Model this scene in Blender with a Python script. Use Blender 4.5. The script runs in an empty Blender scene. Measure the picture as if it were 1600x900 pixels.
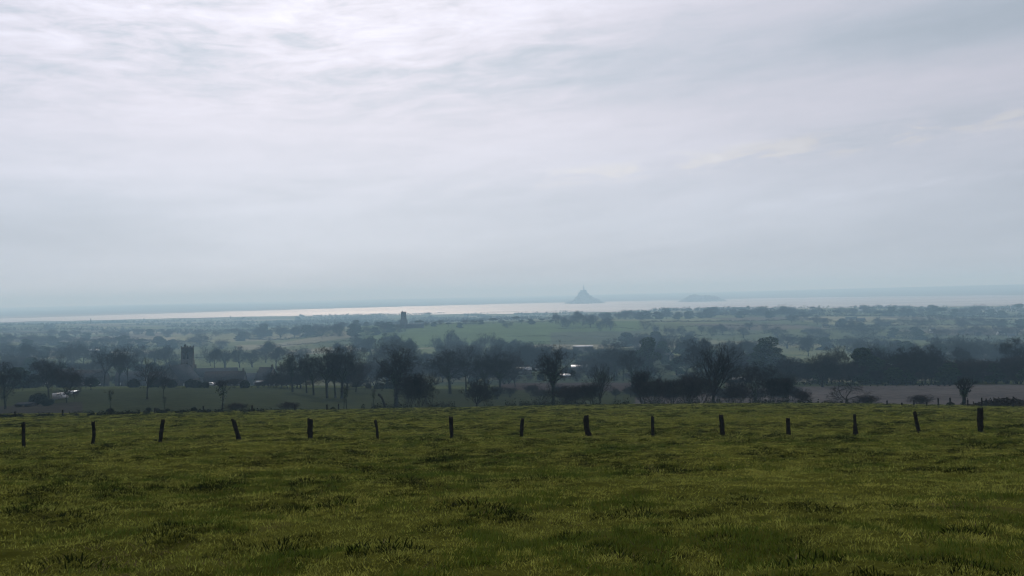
import bpy, math, random
import numpy as np
from mathutils import Matrix, Vector
R = math.radians
rng = np.random.default_rng(7)
random.seed(7)
SC = bpy.context.scene

# ------------------------------------------------------------------ camera
F = 1537.0                       # focal length in pixels of a 1600 wide frame
ROLL, PITCH = R(1.22), R(0.32)
cam = bpy.data.cameras.new('camera')
cam_o = bpy.data.objects.new('camera', cam)
SC.collection.objects.link(cam_o)
cam.sensor_width = 36.0
cam.lens = 36.0 * F / 1600.0
cam.clip_start, cam.clip_end = 0.1, 60000
CM = Matrix.Rotation(R(90) + PITCH, 4, 'X') @ Matrix.Rotation(-ROLL, 4, 'Z')
cam_o.matrix_world = CM
SC.camera = cam_o

# ------------------------------------------------------------------ sky, sun, exposure
SUN_AZ, SUN_EL = R(-9), R(30)
W = bpy.data.worlds.new('World'); SC.world = W; W.use_nodes = True
nt = W.node_tree; N = nt.nodes; L = nt.links; N.clear()

class NB:
    """short node building"""
    def __init__(s, tree): s.t = tree
    def n(s, typ, **kw):
        o = s.t.nodes.new(typ)
        for k, v in kw.items(): setattr(o, k, v)
        return o
    def put(s, sock, v):
        if isinstance(v, bpy.types.NodeSocket): s.t.links.new(v, sock)
        elif v is not None: sock.default_value = v
    def m(s, op, a, b=None, c=None, clamp=False):
        o = s.n('ShaderNodeMath', operation=op, use_clamp=clamp)
        s.put(o.inputs[0], a)
        if b is not None: s.put(o.inputs[1], b)
        if c is not None: s.put(o.inputs[2], c)
        return o.outputs[0]
    def noise(s, vec, scale, detail=4, rough=0.5, dist=0.0, dim='3D'):
        o = s.n('ShaderNodeTexNoise', noise_dimensions=dim)
        s.put(o.inputs['Vector'], vec); o.inputs['Scale'].default_value = scale
        o.inputs['Detail'].default_value = detail; o.inputs['Roughness'].default_value = rough
        o.inputs['Distortion'].default_value = dist
        return o.outputs[0]
    def mapr(s, v, a, b, c=0.0, d=1.0, smooth=True):
        o = s.n('ShaderNodeMapRange', interpolation_type='SMOOTHSTEP' if smooth else 'LINEAR')
        s.put(o.inputs[0], v)
        for i, q in enumerate((a, b, c, d)): s.put(o.inputs[i + 1], q)
        return o.outputs[0]
    def mix(s, f, a, b, blend='MIX'):
        o = s.n('ShaderNodeMix', data_type='RGBA', blend_type=blend)
        s.put(o.inputs[0], f)
        s.put(o.inputs[6], (*a, 1) if isinstance(a, tuple) else a)
        s.put(o.inputs[7], (*b, 1) if isinstance(b, tuple) else b)
        return o.outputs[2]
    def comb(s, x, y, z):
        o = s.n('ShaderNodeCombineXYZ')
        for i, q in enumerate((x, y, z)): s.put(o.inputs[i], q)
        return o.outputs[0]
    def sep(s, v):
        o = s.n('ShaderNodeSeparateXYZ'); s.put(o.inputs[0], v); return o.outputs
b = NB(nt)
sky = b.n('ShaderNodeTexSky', sky_type='NISHITA', sun_disc=False, sun_elevation=SUN_EL,
          sun_rotation=SUN_AZ % (2 * math.pi), altitude=100, air_density=1.0, dust_density=3.0)
bg1 = b.n('ShaderNodeBackground'); L.new(sky.outputs[0], bg1.inputs[0]); bg1.inputs[1].default_value = 0.06
tc = b.n('ShaderNodeTexCoord').outputs['Generated']
X, Y, Z = b.sep(tc)
az = b.m('ARCTAN2', X, Y)
el = b.m('ARCSINE', Z)
v = b.m('SUBTRACT', el, b.m('MULTIPLY', b.m('MAXIMUM', az, -0.2), 0.08))
streak = b.noise(b.comb(b.m('MULTIPLY', az, 3.0), b.m('MULTIPLY', v, 26.0), 1.3), 1.0, 7, 0.56, 0.25)
broad = b.noise(b.comb(b.m('MULTIPLY', az, 2.4), b.m('MULTIPLY', v, 9.0), 5.1), 1.0, 3, 0.5, 0.3)
fine = b.noise(b.comb(b.m('MULTIPLY', az, 15.0), b.m('MULTIPLY', v, 62.0), 8.7), 1.0, 6, 0.6, 0.35)
def blob(a0, v0, ra, rv):
    da = b.m('DIVIDE', b.m('SUBTRACT', az, a0), ra); dv = b.m('DIVIDE', b.m('SUBTRACT', v, v0), rv)
    r2 = b.m('ADD', b.m('MULTIPLY', da, da), b.m('MULTIPLY', dv, dv))
    return b.m('EXPONENT', b.m('MULTIPLY', r2, -1.0))
val = b.m('ADD', 0.0, b.m('MULTIPLY', b.mapr(broad, 0.3, 0.7), 0.09))
val = b.m('ADD', val, b.m('MULTIPLY', b.m('SUBTRACT', streak, 0.5), 0.27))
val = b.m('ADD', val, b.m('MULTIPLY', b.m('SUBTRACT', fine, 0.5), 0.14))
finew = b.m('MULTIPLY', b.mapr(el, 0.14, 0.27), b.mapr(az, 0.25, -0.15))
val = b.m('ADD', val, b.m('MULTIPLY', b.m('MULTIPLY', b.m('SUBTRACT', fine, 0.5), finew), 0.85))
val = b.m('SUBTRACT', val, b.m('MULTIPLY', blob(0.40, 0.205, 0.26, 0.032), 0.16))
val = b.m('SUBTRACT', val, b.m('MULTIPLY', blob(-0.52, 0.075, 0.22, 0.035), 0.10))
stk = b.m('MULTIPLY', blob(0.34, 0.112, 0.34, 0.011), b.mapr(fine, 0.38, 0.66))
val = b.m('ADD', val, b.m('MULTIPLY', stk, 0.12))
stk2 = b.m('MULTIPLY', blob(0.42, 0.062, 0.20, 0.005), b.mapr(fine, 0.38, 0.62))
val = b.m('ADD', val, b.m('MULTIPLY', stk2, 0.07))
val = b.m('ADD', val, b.m('MULTIPLY', blob(0.05, 0.29, 0.65, 0.035), 0.15))
# general level: brighter towards the veiled sun, dimmer to the right and low down
lev = b.m('ADD', b.mapr(az, -0.3, 0.75, 0.665, 0.515), b.mapr(el, -0.01, 0.055, 0.0, 0.035))
sd = (math.sin(SUN_AZ) * math.cos(SUN_EL), math.cos(SUN_AZ) * math.cos(SUN_EL), math.sin(SUN_EL))
dp = b.n('ShaderNodeVectorMath', operation='DOT_PRODUCT'); L.new(tc, dp.inputs[0]); dp.inputs[1].default_value = sd
glow = b.m('POWER', b.m('MAXIMUM', dp.outputs['Value'], 0.0), 14.0)
lev = b.m('ADD', lev, b.m('MULTIPLY', glow, 0.10))
back = b.mapr(Y, -0.5, 0.5, 0.62, 1.0)
bright = b.m('MULTIPLY', b.m('MULTIPLY', lev, b.m('ADD', 1.0, val)), back)
tint = b.mix(b.mapr(val, -0.16, 0.12), (0.82, 0.94, 1.11), (0.96, 0.97, 1.12))
tint = b.mix(b.mapr(el, 0.20, 0.06, 0.0, 0.7), tint, (0.86, 0.96, 1.13))
tint = b.mix(b.mapr(stk, 0.05, 0.6), tint, (0.95, 0.97, 1.05))
tint = b.mix(b.mapr(el, 0.13, 0.0, 0.0, 0.85), tint, (0.87, 0.98, 1.15))
bg2 = b.n('ShaderNodeBackground'); L.new(tint, bg2.inputs[0]); L.new(bright, bg2.inputs[1])
mx = b.n('ShaderNodeMixShader'); mx.inputs[0].default_value = 0.94
L.new(bg1.outputs[0], mx.inputs[1]); L.new(bg2.outputs[0], mx.inputs[2])
out = b.n('ShaderNodeOutputWorld'); L.new(mx.outputs[0], out.inputs[0])

sl = bpy.data.lights.new('sun', 'SUN'); sl.energy = 2.5; sl.angle = R(2); sl.color = (1.0, 0.95, 0.88)
so = bpy.data.objects.new('sun', sl); SC.collection.objects.link(so)
so.rotation_euler = Vector(sd).to_track_quat('Z', 'Y').to_euler(); so.location = (-50, 200, 300)
SC.view_settings.view_transform = 'Standard'; SC.view_settings.look = 'None'
SC.view_settings.gamma = 1; SC.view_settings.exposure = 0.0; SC.view_settings.use_curve_mapping = False
cy = SC.cycles
cy.max_bounces = 6; cy.diffuse_bounces = 2; cy.glossy_bounces = 2; cy.transmission_bounces = 3
cy.transparent_max_bounces = 6; cy.volume_bounces = 1; cy.use_denoising = True; cy.filter_width = 1.1
cy.caustics_reflective = False; cy.caustics_refractive = False

# ------------------------------------------------------------------ helpers
def ray(px, py):
    d = Vector(((px - 800) / F, (450 - py) / F, -1))
    d = (CM.to_3x3() @ d)
    return d
def az_of(px): 
    d = ray(px, 450); return math.atan2(d.x, d.y)
def z_of(px, py, dist):
    d = ray(px, py); return dist * d.z / math.hypot(d.x, d.y)
CI = CM.inverted()
def project(p):
    q = CI @ Vector(p); return 800 + F * q.x / -q.z, 450 - F * q.y / -q.z

PXS = [0, 200, 400, 600, 800, 1000, 1200, 1400, 1600]
PROF = {   # distance: picture row at which the ground of that distance lies, for each column
    55:   [699, 693, 688, 686, 684, 681, 679, 678, 679],
    85:   [676, 671, 666, 662, 659, 656, 654, 654, 656],
    120:  [662, 657, 652, 648, 645, 641.5, 640, 641, 643],
    165:  [652.5, 648.5, 644.5, 641.5, 638, 634.8, 632.8, 634.5, 638],
    188:  [648, 645.5, 642, 638.8, 635.3, 632.2, 630.3, 632.2, 635.7],
    230:  [652, 650, 647, 645, 642, 639, 637, 638, 640],
    290:  [638, 627, 625, 628, 630, 630, 630, 627, 626],
    380:  [614, 607.5, 606, 607, 610, 612, 606, 603, 602],
    560:  [598, 600, 600, 598, 592, 590, 592, 592, 590],
    800:  [575, 572, 570, 566, 560, 556, 561, 566, 572],
    1000: [562, 559, 556, 548, 543, 541, 549, 552, 558],
    1200: [551, 548, 546, 527, 521, 521, 531, 536, 540],
    1400: [542, 540, 536, 509, 505, 504, 511, 519, 524],
    1800: [530, 527, 521, 508, 502, 497, 496, 500, 507],
    2400: [516, 514, 511, 506, 499, 489, 485, 486, 492],
    3200: [508, 506, 505, 501, 496, 486.5, 482, 481, 484],
}
SEA = -85.0
RM0 = [0, 380, 560, 800, 1000, 1200, 1400, 1800, 2400, 3200, 3700, 4600]
RM1 = [0, 380, 640, 980, 1230, 1480, 1720, 2180, 2800, 3450, 3800, 4600]
def RM(d): return float(np.interp(d, RM0, RM1))
PROF = {RM(k): v for k, v in PROF.items()}
DS = np.array([0.0, 3.0] + list(PROF) + [4200.0])
TAB = np.zeros((len(DS), len(PXS)))
for i, (d, row) in enumerate(PROF.items()):
    for j, (px, py) in enumerate(zip(PXS, row)):
        TAB[i + 2, j] = max(z_of(px, py, d), SEA + 2.5)
TAB[-1] = SEA + 1.5
TAB[0] = -1.6; TAB[1] = -1.6 + (TAB[2] + 1.6) * 3 / 55
AZS = np.array([az_of(p) for p in PXS])
def pchip(x, y, xi):
    h = np.diff(x); dl = np.diff(y, axis=0) / h[:, None]
    m = np.zeros_like(y)
    w = (h[:-1] + h[1:])[:, None] * 0 + 1
    a, c = dl[:-1], dl[1:]
    ok = a * c > 0
    hm = np.where(ok, 2 * a * c / np.where(a + c == 0, 1, a + c), 0)
    m[1:-1] = hm; m[0] = dl[0]; m[-1] = 0
    k = np.clip(np.searchsorted(x, xi, side='right') - 1, 0, len(h) - 1)
    t = ((xi - x[k]) / h[k])[:, None]; hk = h[k][:, None]
    return ((1 + 2 * t) * (1 - t) ** 2 * y[k] + t * (1 - t) ** 2 * hk * m[k]
            + t * t * (3 - 2 * t) * y[k + 1] + t * t * (t - 1) * hk * m[k + 1])
def grid_noise(x, y, seed, n=64):
    """smooth value noise with period n"""
    g = np.random.default_rng(seed).random((n, n)) * 2 - 1
    xi, yi = np.floor(x).astype(int), np.floor(y).astype(int)
    fx, fy = x - xi, y - yi
    fx = fx * fx * (3 - 2 * fx); fy = fy * fy * (3 - 2 * fy)
    xi %= n; yi %= n; x1 = (xi + 1) % n; y1 = (yi + 1) % n
    return (g[xi, yi] * (1 - fx) + g[x1, yi] * fx) * (1 - fy) + (g[xi, y1] * (1 - fx) + g[x1, y1] * fx) * fy
# fine table: dense distances, cubic across azimuth
DF = np.concatenate([np.linspace(0, 60, 121), np.geomspace(60.5, 4200, 700)])
T1 = pchip(DS, TAB, DF)
AF = np.linspace(AZS[0], AZS[-1], 257)
T2 = pchip(AZS, T1.T.copy(), AF).T          # len(DF) x len(AF)
COAST_N = (np.array([az_of(p) for p in (0, 400, 800, 1200, 1600)]), np.array([5300., 4800., 4150., 4000., 4100.]))
COAST_F = (np.array([az_of(p) for p in (0, 400, 800, 1200, 1600)]), np.array([6500., 7200., 8100., 8500., 7600.]))
def terrain(x, y, bumps=True):
    x = np.atleast_1d(np.asarray(x, float)); y = np.atleast_1d(np.asarray(y, float))
    d = np.hypot(x, y); a = np.arctan2(x, y)
    ac = np.clip(a, AZS[0], AZS[-1]); dc = np.clip(d, 0, 4200)
    ia = np.clip((ac - AF[0]) / (AF[1] - AF[0]), 0, 255.999); i0 = ia.astype(int); fa = ia - i0
    k = np.clip(np.searchsorted(DF, dc, side='right') - 1, 0, len(DF) - 2)
    fd = (dc - DF[k]) / (DF[k + 1] - DF[k])
    z = ((T2[k, i0] * (1 - fa) + T2[k, i0 + 1] * fa) * (1 - fd) + (T2[k + 1, i0] * (1 - fa) + T2[k + 1, i0 + 1] * fa) * fd)
    # behind the camera the hill goes on rising
    bk = np.clip((np.abs(a) - 1.2) / 0.7, 0, 1); bk = bk * bk * (3 - 2 * bk)
    zb = -1.6 + np.minimum(d * 0.05, 20 + 0 * d) * np.clip(d / 10, 0, 1)
    z = z * (1 - bk) + zb * bk
    # the bay and the far shore
    cn = np.interp(a, *COAST_N) + 120 * grid_noise(a * 40, d * 0, 3)
    cf = np.interp(a, *COAST_F) + 90 * grid_noise(a * 60, d * 0, 4)
    t = np.clip((d - cn) / 120, 0, 1); zf = np.where(d > cn, SEA + 1.5 - 6 * t, z)
    u = np.clip((d - cf) / 200, 0, 1)
    hill = np.clip((d - cf) / 5000, 0, 1)
    land = SEA - 4.5 + 8 * u + (14 + 10 * grid_noise(a * 9, d / 4000, 5) + 40 * np.clip(a * 2, 0, 1)) * hill ** 1.3
    zf = np.where(d > cf, land, zf)
    z = np.where((bk < 0.5) & (d > 4000), zf, z)
    if bumps:
        n1 = grid_noise(x / 1.9, y / 1.9, 11) + 0.7 * grid_noise(x / 0.8, y / 0.8, 12)
        w = np.clip((d - 2) / 4, 0, 1) * np.clip((230 - d) / 60, 0, 1)
        z = z + (0.065 * n1 + 0.028 * grid_noise(x / 0.33, y / 0.33, 15) * np.clip((60 - d) / 30, 0, 1)) * w + 0.12 * grid_noise(x / 9, y / 9, 13) * w
        z = z + 1.0 * grid_noise(x / 160, y / 160, 14) * np.clip((d - 500) / 500, 0, 1) * np.clip((4000 - d) / 1000, 0, 1)
    return z
def tz(x, y): return float(terrain(x, y)[0])
def at(px, d):
    """the ground point in the direction of picture column px at distance d"""
    a = az_of(px)
    for _ in range(3):
        x, y = d * math.sin(a), d * math.cos(a); z = tz(x, y)
        q = project((x, y, z)); a += (px - q[0]) / F
    return Vector((x, y, z))
def dist_for(px, py, dmin=200):
    a = az_of(px); ds = np.geomspace(dmin, 4200, 500)
    for _ in range(2):
        zs = terrain(ds * math.sin(a), ds * math.cos(a), False)
        rows = np.array([project((d * math.sin(a), d * math.cos(a), z))[1] for d, z in zip(ds, zs)])
        run = np.minimum.accumulate(rows)
        k = int(np.argmax(run <= py)) if (run <= py).any() else len(ds) - 1
    return float(ds[k])

def link(o, parent=None):
    SC.collection.objects.link(o)
    if parent: o.parent = parent
    return o
def tag(o, label=None, cat=None, group=None, kind=None):
    if label: o['label'] = label
    if cat: o['category'] = cat
    if group: o['group'] = group
    if kind: o['kind'] = kind
    return o
def mesh_np(name, V, Fq=None, Ft=None, mat=None, mat2=None, idx=None):
    """V n x 3, quads m x 4, tris k x 3"""
    me = bpy.data.meshes.new(name)
    V = np.asarray(V, np.float32)
    loops, starts = [], []
    nq = 0 if Fq is None else len(Fq); ntr = 0 if Ft is None else len(Ft)
    if nq: loops.append(np.asarray(Fq, np.int32).ravel())
    if ntr: loops.append(np.asarray(Ft, np.int32).ravel())
    lp = np.concatenate(loops)
    st = np.concatenate([np.arange(nq) * 4, nq * 4 + np.arange(ntr) * 3]).astype(np.int32)
    me.vertices.add(len(V)); me.vertices.foreach_set('co', V.ravel())
    me.loops.add(len(lp)); me.loops.foreach_set('vertex_index', lp)
    me.polygons.add(nq + ntr); me.polygons.foreach_set('loop_start', st)
    if mat: me.materials.append(mat)
    if mat2:
        me.materials.append(mat2); me.polygons.foreach_set('material_index', np.asarray(idx, np.int32))
    me.update(calc_edges=True); me.validate()
    return me
def obj(name, me, parent=None):
    return link(bpy.data.objects.new(name, me), parent)
def empty(name, loc, rz=0.0, s=1.0):
    o = bpy.data.objects.new(name, None); o.empty_display_size = 0.5
    o.location = loc; o.rotation_euler = (0, 0, rz); o.scale = (s, s, s) if not isinstance(s, tuple) else s
    return link(o)

# ------------------------------------------------------------------ materials
def mat(name, col, rough=0.9, spec=0.2, var=0.25, scale=1.0, metallic=0.0, trans=0.0, col2=None, bump=0.0):
    m = bpy.data.materials.new(name); m.use_nodes = True
    q = NB(m.node_tree); m.node_tree.nodes.clear()
    g = q.n('ShaderNodeTexCoord').outputs['Object']
    nz = q.noise(g, scale, 5, 0.6)
    c2 = col2 or tuple(min(1, c * (1 + var)) for c in col)
    c1 = col if col2 else tuple(c * (1 - var) for c in col)
    c = q.mix(q.mapr(nz, 0.35, 0.65), c1, c2)
    if spec <= 0.25 and not metallic:
        p = q.n('ShaderNodeBsdfDiffuse'); q.put(p.inputs['Color'], c)
    else:
        p = q.n('ShaderNodeBsdfPrincipled'); q.put(p.inputs['Base Color'], c)
        p.inputs['Roughness'].default_value = rough; p.inputs['Specular IOR Level'].default_value = spec
        p.inputs['Metallic'].default_value = metallic
    if bump:
        bp = q.n('ShaderNodeBump'); bp.inputs['Strength'].default_value = bump; bp.inputs['Distance'].default_value = 0.05
        q.put(bp.inputs['Height'], q.noise(g, scale * 6, 5, 0.6)); q.put(p.inputs['Normal'], bp.outputs[0])
    sh = p.outputs[0]
    if trans:
        t = q.n('ShaderNodeBsdfTranslucent'); q.put(t.inputs[0], c)
        x = q.n('ShaderNodeMixShader'); x.inputs[0].default_value = trans
        q.put(x.inputs[1], sh); q.put(x.inputs[2], t.outputs[0]); sh = x.outputs[0]
    o = q.n('ShaderNodeOutputMaterial'); q.put(o.inputs[0], sh)
    return m
M = {}
M['bark'] = mat('bark', (0.022, 0.020, 0.017), var=0.35, scale=2.0)
M['twig'] = mat('twig', (0.017, 0.015, 0.014), var=0.3, scale=0.6)
M['twig_red'] = mat('twig_red', (0.026, 0.019, 0.017), var=0.3, scale=0.6)
M['ivy'] = mat('ivy', (0.022, 0.034, 0.014), rough=0.6, spec=0.25, var=0.4, scale=1.2)
M['needle'] = mat('needle', (0.022, 0.034, 0.018), var=0.4, scale=0.8)
M['hedge'] = mat('hedge', (0.018, 0.021, 0.013), var=0.4, scale=0.5)
M['post'] = mat('post_wood', (0.022, 0.019, 0.016), var=0.5, scale=9.0, bump=0.8)
M['stone'] = mat('dark_stone', (0.06, 0.056, 0.050), var=0.3, scale=1.0, bump=0.3)
M['mont'] = mat('granite', (0.20, 0.19, 0.17), var=0.3, scale=0.05)
M['slate'] = mat('slate', (0.030, 0.033, 0.038), rough=0.9, spec=0.08, var=0.25, scale=1.5)
M['brick_roof'] = mat('brown_tiles', (0.026, 0.023, 0.023), var=0.3, scale=1.5)
M['wall'] = mat('render_wall', (0.16, 0.15, 0.13), var=0.15, scale=0.6)
M['wall_dark'] = mat('rubble_wall', (0.055, 0.050, 0.045), var=0.3, scale=0.8)
M['white'] = mat('white_paint', (0.80, 0.80, 0.78), rough=0.5, var=0.05)
M['sheet'] = mat('sheet_metal', (0.40, 0.42, 0.44), rough=0.5, metallic=0.9, var=0.12, scale=0.5)
M['pale_sheet'] = mat('pale_sheet', (0.45, 0.45, 0.44), var=0.1, scale=0.5)
M['glass'] = mat('dark_glass', (0.02, 0.025, 0.03), rough=0.12, spec=0.6, var=0.1)
M['rubber'] = mat('rubber', (0.02, 0.02, 0.02), var=0.1)
M['wood'] = mat('plank_wood', (0.11, 0.085, 0.06), var=0.3, scale=2)
M['earth'] = mat('dug_earth', (0.022, 0.018, 0.015), var=0.5, scale=1.2, bump=0.6)
M['stump'] = mat('grubbed_wood', (0.028, 0.023, 0.019), var=0.5, scale=2.0)

def grass_mat(nm, ca_, cb_, mid_, tr_):
    m = bpy.data.materials.new(nm); m.use_nodes = True
    q = NB(m.node_tree); m.node_tree.nodes.clear()
    pos = q.n('ShaderNodeNewGeometry').outputs['Position']
    rnd = q.n('ShaderNodeObjectInfo').outputs['Random']
    big = q.noise(pos, 0.22, 4, 0.6); mid = q.noise(pos, 1.3, 3, 0.6)
    c = q.mix(q.mapr(big, 0.35, 0.65), ca_, cb_)
    c = q.mix(q.mapr(mid, 0.45, 0.75, 0, 0.8), c, mid_)
    isl = q.n('ShaderNodeNewGeometry').outputs['Random Per Island']
    c = q.mix(q.mapr(isl, 0.45, 1.0, 0, 0.75, False), c, tuple(v_ * 2.3 for v_ in ca_[:1]) + tuple(v_ * 2.0 for v_ in ca_[1:]))
    c = q.mix(q.mapr(isl, 0.45, 0.0, 0, 0.85, False), c, tuple(v_ * 0.33 for v_ in mid_))
    c = q.mix(q.mapr(q.noise(pos, 0.55, 5, 0.65, 0.5), 0.58, 0.72, 0, 0.65), c, (0.105, 0.072, 0.026))
    c = q.mix(q.mapr(q.m('FRACT', q.m('MULTIPLY', isl, 37.0)), 0.95, 1.0, 0, 0.9), c, (0.24, 0.19, 0.10))
    sc_ = q.n('ShaderNodeVectorMath', operation='SCALE'); q.put(sc_.inputs[0], c)
    q.put(sc_.inputs['Scale'], q.mapr(q.m('FRACT', q.m('MULTIPLY', rnd, 17.0)), 0.0, 1.0, 0.42, 1.75, False)); c = sc_.outputs[0]
    d = q.n('ShaderNodeBsdfDiffuse'); q.put(d.inputs['Color'], c)
    t = q.n('ShaderNodeBsdfTranslucent'); q.put(t.inputs[0], q.mix(0.5, c, tr_))
    x = q.n('ShaderNodeMixShader'); x.inputs[0].default_value = 0.35
    q.put(x.inputs[1], d.outputs[0]); q.put(x.inputs[2], t.outputs[0])
    o = q.n('ShaderNodeOutputMaterial'); q.put(o.inputs[0], x.outputs[0]); return m
M['grass'] = grass_mat('grass_blades', (0.108, 0.132, 0.030), (0.230, 0.220, 0.050), (0.058, 0.078, 0.020), (0.20, 0.20, 0.03))
M['grass_long'] = grass_mat('long_grass_blades', (0.030, 0.048, 0.010), (0.062, 0.072, 0.014), (0.026, 0.040, 0.009), (0.09, 0.13, 0.012))
M['grass_shaded'] = grass_mat('shaded_tussock_blades', (0.007, 0.011, 0.003), (0.011, 0.014, 0.004), (0.005, 0.009, 0.002), (0.012, 0.020, 0.003))  # near-black green: shade of the tussocks' near sides put into the blade colour
M['straw'] = mat('dead_blades', (0.13, 0.10, 0.055), rough=0.7, spec=0.2, var=0.35, scale=3, trans=0.25)

def ground_mat():
    m = bpy.data.materials.new('ground'); m.use_nodes = True
    q = NB(m.node_tree); m.node_tree.nodes.clear()
    pos = q.n('ShaderNodeNewGeometry').outputs['Position']
    at_ = q.n('ShaderNodeAttribute', attribute_name='field').outputs['Color']
    n1 = q.noise(pos, 0.25, 5, 0.65); n2 = q.noise(pos, 2.2, 5, 0.7); n3 = q.noise(pos, 0.02, 4, 0.6)
    f = q.m('ADD', q.mapr(n1, 0.3, 0.7, -0.20, 0.20), q.mapr(n2, 0.3, 0.7, -0.28, 0.28))
    f = q.m('ADD', f, q.mapr(n3, 0.3, 0.7, -0.15, 0.15))
    mul = q.n('ShaderNodeVectorMath', operation='SCALE'); q.put(mul.inputs[0], at_); q.put(mul.inputs['Scale'], q.m('ADD', 1.0, f))
    near = q.n('ShaderNodeAttribute', attribute_name='near').outputs['Fac']
    soil = q.mix(q.mapr(q.noise(pos, 0.5, 4, 0.6, 0.4), 0.60, 0.72, 0, 0.5), mul.outputs[0], (0.085, 0.062, 0.035))
    c = q.mix(near, mul.outputs[0], soil)
    p = q.n('ShaderNodeBsdfDiffuse'); q.put(p.inputs['Color'], c)
    bp = q.n('ShaderNodeBump'); bp.inputs['Strength'].default_value = 0.9; bp.inputs['Distance'].default_value = 0.12
    q.put(bp.inputs['Height'], q.noise(pos, 3.0, 6, 0.7)); q.put(p.inputs['Normal'], bp.outputs[0])
    o = q.n('ShaderNodeOutputMaterial'); q.put(o.inputs[0], p.outputs[0]); return m

def water_mat():
    m = bpy.data.materials.new('water'); m.use_nodes = True
    q = NB(m.node_tree); m.node_tree.nodes.clear()
    pos = q.n('ShaderNodeNewGeometry').outputs['Position']
    x, y, z = q.sep(pos)
    v_ = q.comb(q.m('MULTIPLY', x, 0.0006), q.m('MULTIPLY', y, 0.004), 0.0)
    bands = q.noise(v_, 1.0, 5, 0.6)
    p = q.n('ShaderNodeBsdfPrincipled')
    q.put(p.inputs['Base Color'], q.mix(q.mapr(bands, 0.4, 0.6), (0.34, 0.31, 0.29), (0.16, 0.17, 0.17)))
    q.put(p.inputs['Roughness'], q.mapr(bands, 0.4, 0.6, 0.66, 0.56)); p.inputs['IOR'].default_value = 1.33
    p.inputs['Specular IOR Level'].default_value = 0.5
    bp = q.n('ShaderNodeBump'); bp.inputs['Strength'].default_value = 0.5; bp.inputs['Distance'].default_value = 0.6
    q.put(bp.inputs['Height'], q.noise(pos, 0.15, 4, 0.6)); q.put(p.inputs['Normal'], bp.outputs[0])
    o = q.n('ShaderNodeOutputMaterial'); q.put(o.inputs[0], p.outputs[0]); return m

# ------------------------------------------------------------------ ground sheet
GREEN_NEAR = (0.052, 0.056, 0.010)
azf = np.linspace(AZS[0] - 0.06, AZS[-1] + 0.06, 620)
azr = np.linspace(azf[-1], azf[0] + 2 * math.pi, 90)[1:-1]
AZG = np.concatenate([azf, azr])
RG = np.concatenate([np.geomspace(0.4, 6, 30)[:-1], np.geomspace(6, 200, 600), np.geomspace(200, 4300, 420)[1:], np.geomspace(4300, 24500, 120)[1:]])
AA, RR = np.meshgrid(AZG, RG)
GX, GY = RR * np.sin(AA), RR * np.cos(AA)
GZ = terrain(GX.ravel(), GY.ravel()).reshape(GX.shape)
nr, na = GX.shape
V = np.stack([GX.ravel(), GY.ravel(), GZ.ravel()], 1)
V = np.vstack([V, [[0, 0, GZ[0].mean()]]])
i = np.arange(nr - 1)[:, None] * na; j = np.arange(na)[None, :]; j1 = (j + 1) % na
Q = np.stack([i + j, i + na + j, i + na + j1, i + j1], -1).reshape(-1, 4)
T = np.stack([np.full(na, nr * na), np.arange(na), (np.arange(na) + 1) % na], 1)
Q = Q[:, ::-1]; T = T[:, ::-1]
gm = mesh_np('ground', V, Q, T, ground_mat())
# which crop grows where: fields cut by wandering boundaries on the ground, each one colour
px_of = lambda x, y, z: None
C3 = np.array(CI.to_3x3())
P = V[:, :3] @ C3.T
PX = np.where(P[:, 2] < -0.1, 800 + F * P[:, 0] / np.minimum(P[:, 2], -0.1) * -1, -9999)
PY = np.where(P[:, 2] < -0.1, 450 + F * P[:, 1] / np.minimum(P[:, 2], -0.1), 0)
DD = np.hypot(V[:, 0], V[:, 1]); AZv = np.arctan2(V[:, 0], V[:, 1])
xx, yy = V[:, 0], V[:, 1]
wob = 25 * grid_noise(xx / 140, yy / 140, 21)
# rotated cell lattice with random offsets -> field mosaic
ca, sa = math.cos(0.35), math.sin(0.35)
u = (xx * ca + yy * sa + wob) ; w_ = (-xx * sa + yy * ca + wob)
wi = np.floor(w_ / 150).astype(int)
ui = np.floor((u + 97 * (wi % 7)) / 210).astype(int)
hsh = (np.sin(ui * 12.9898 + wi * 78.233) * 43758.5453) % 1.0
hs2 = (np.sin(ui * 39.346 + wi * 11.135) * 24634.6345) % 1.0
col = np.zeros((len(V), 3))
pal = np.array([(0.070, 0.085, 0.034), (0.088, 0.098, 0.042), (0.055, 0.068, 0.032), (0.12, 0.12, 0.06), (0.080, 0.068, 0.048), (0.062, 0.075, 0.030), (0.15, 0.14, 0.09)])
pk = np.clip((hsh * 7).astype(int), 0, 6)
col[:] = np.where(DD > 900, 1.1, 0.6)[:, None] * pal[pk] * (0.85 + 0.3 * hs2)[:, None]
nearm = DD < 215 + 6 * grid_noise(AZv * 30, AZv * 0, 9)
col[nearm] = GREEN_NEAR
f2 = (~nearm) & (DD < 385) & (PX < 1000)
col[f2] = (0.025, 0.030, 0.014)
br = (~nearm) & (DD < 385) & (PX > 1000 + 40 * grid_noise(DD / 30, DD * 0, 8))
col[br] = (0.058, 0.053, 0.051)
b2 = (DD > 385) & (DD < 560) & (PX > 780) & (PX < 1010)
col[b2] = (0.034, 0.024, 0.021)
b3 = (DD > 1280) & (DD < 1850) & (PX > 560) & (PX < 1000)
col[b3] = np.where((PY[b3] > 522 - 0.012 * (PX[b3] - 600))[:, None] & (PX[b3] > 860)[:, None], (0.058, 0.068, 0.038), (0.070, 0.102, 0.036))
left = (~nearm) & (DD < 300) & (PX < 130) & (PY > 628)
col[left] = (0.026, 0.024, 0.020)
sand = DD > np.interp(AZv, *COAST_N) - 30
col[sand] = (0.22, 0.20, 0.17)
farl = DD > 7600
col[farl] = (0.12, 0.13, 0.11)
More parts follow.
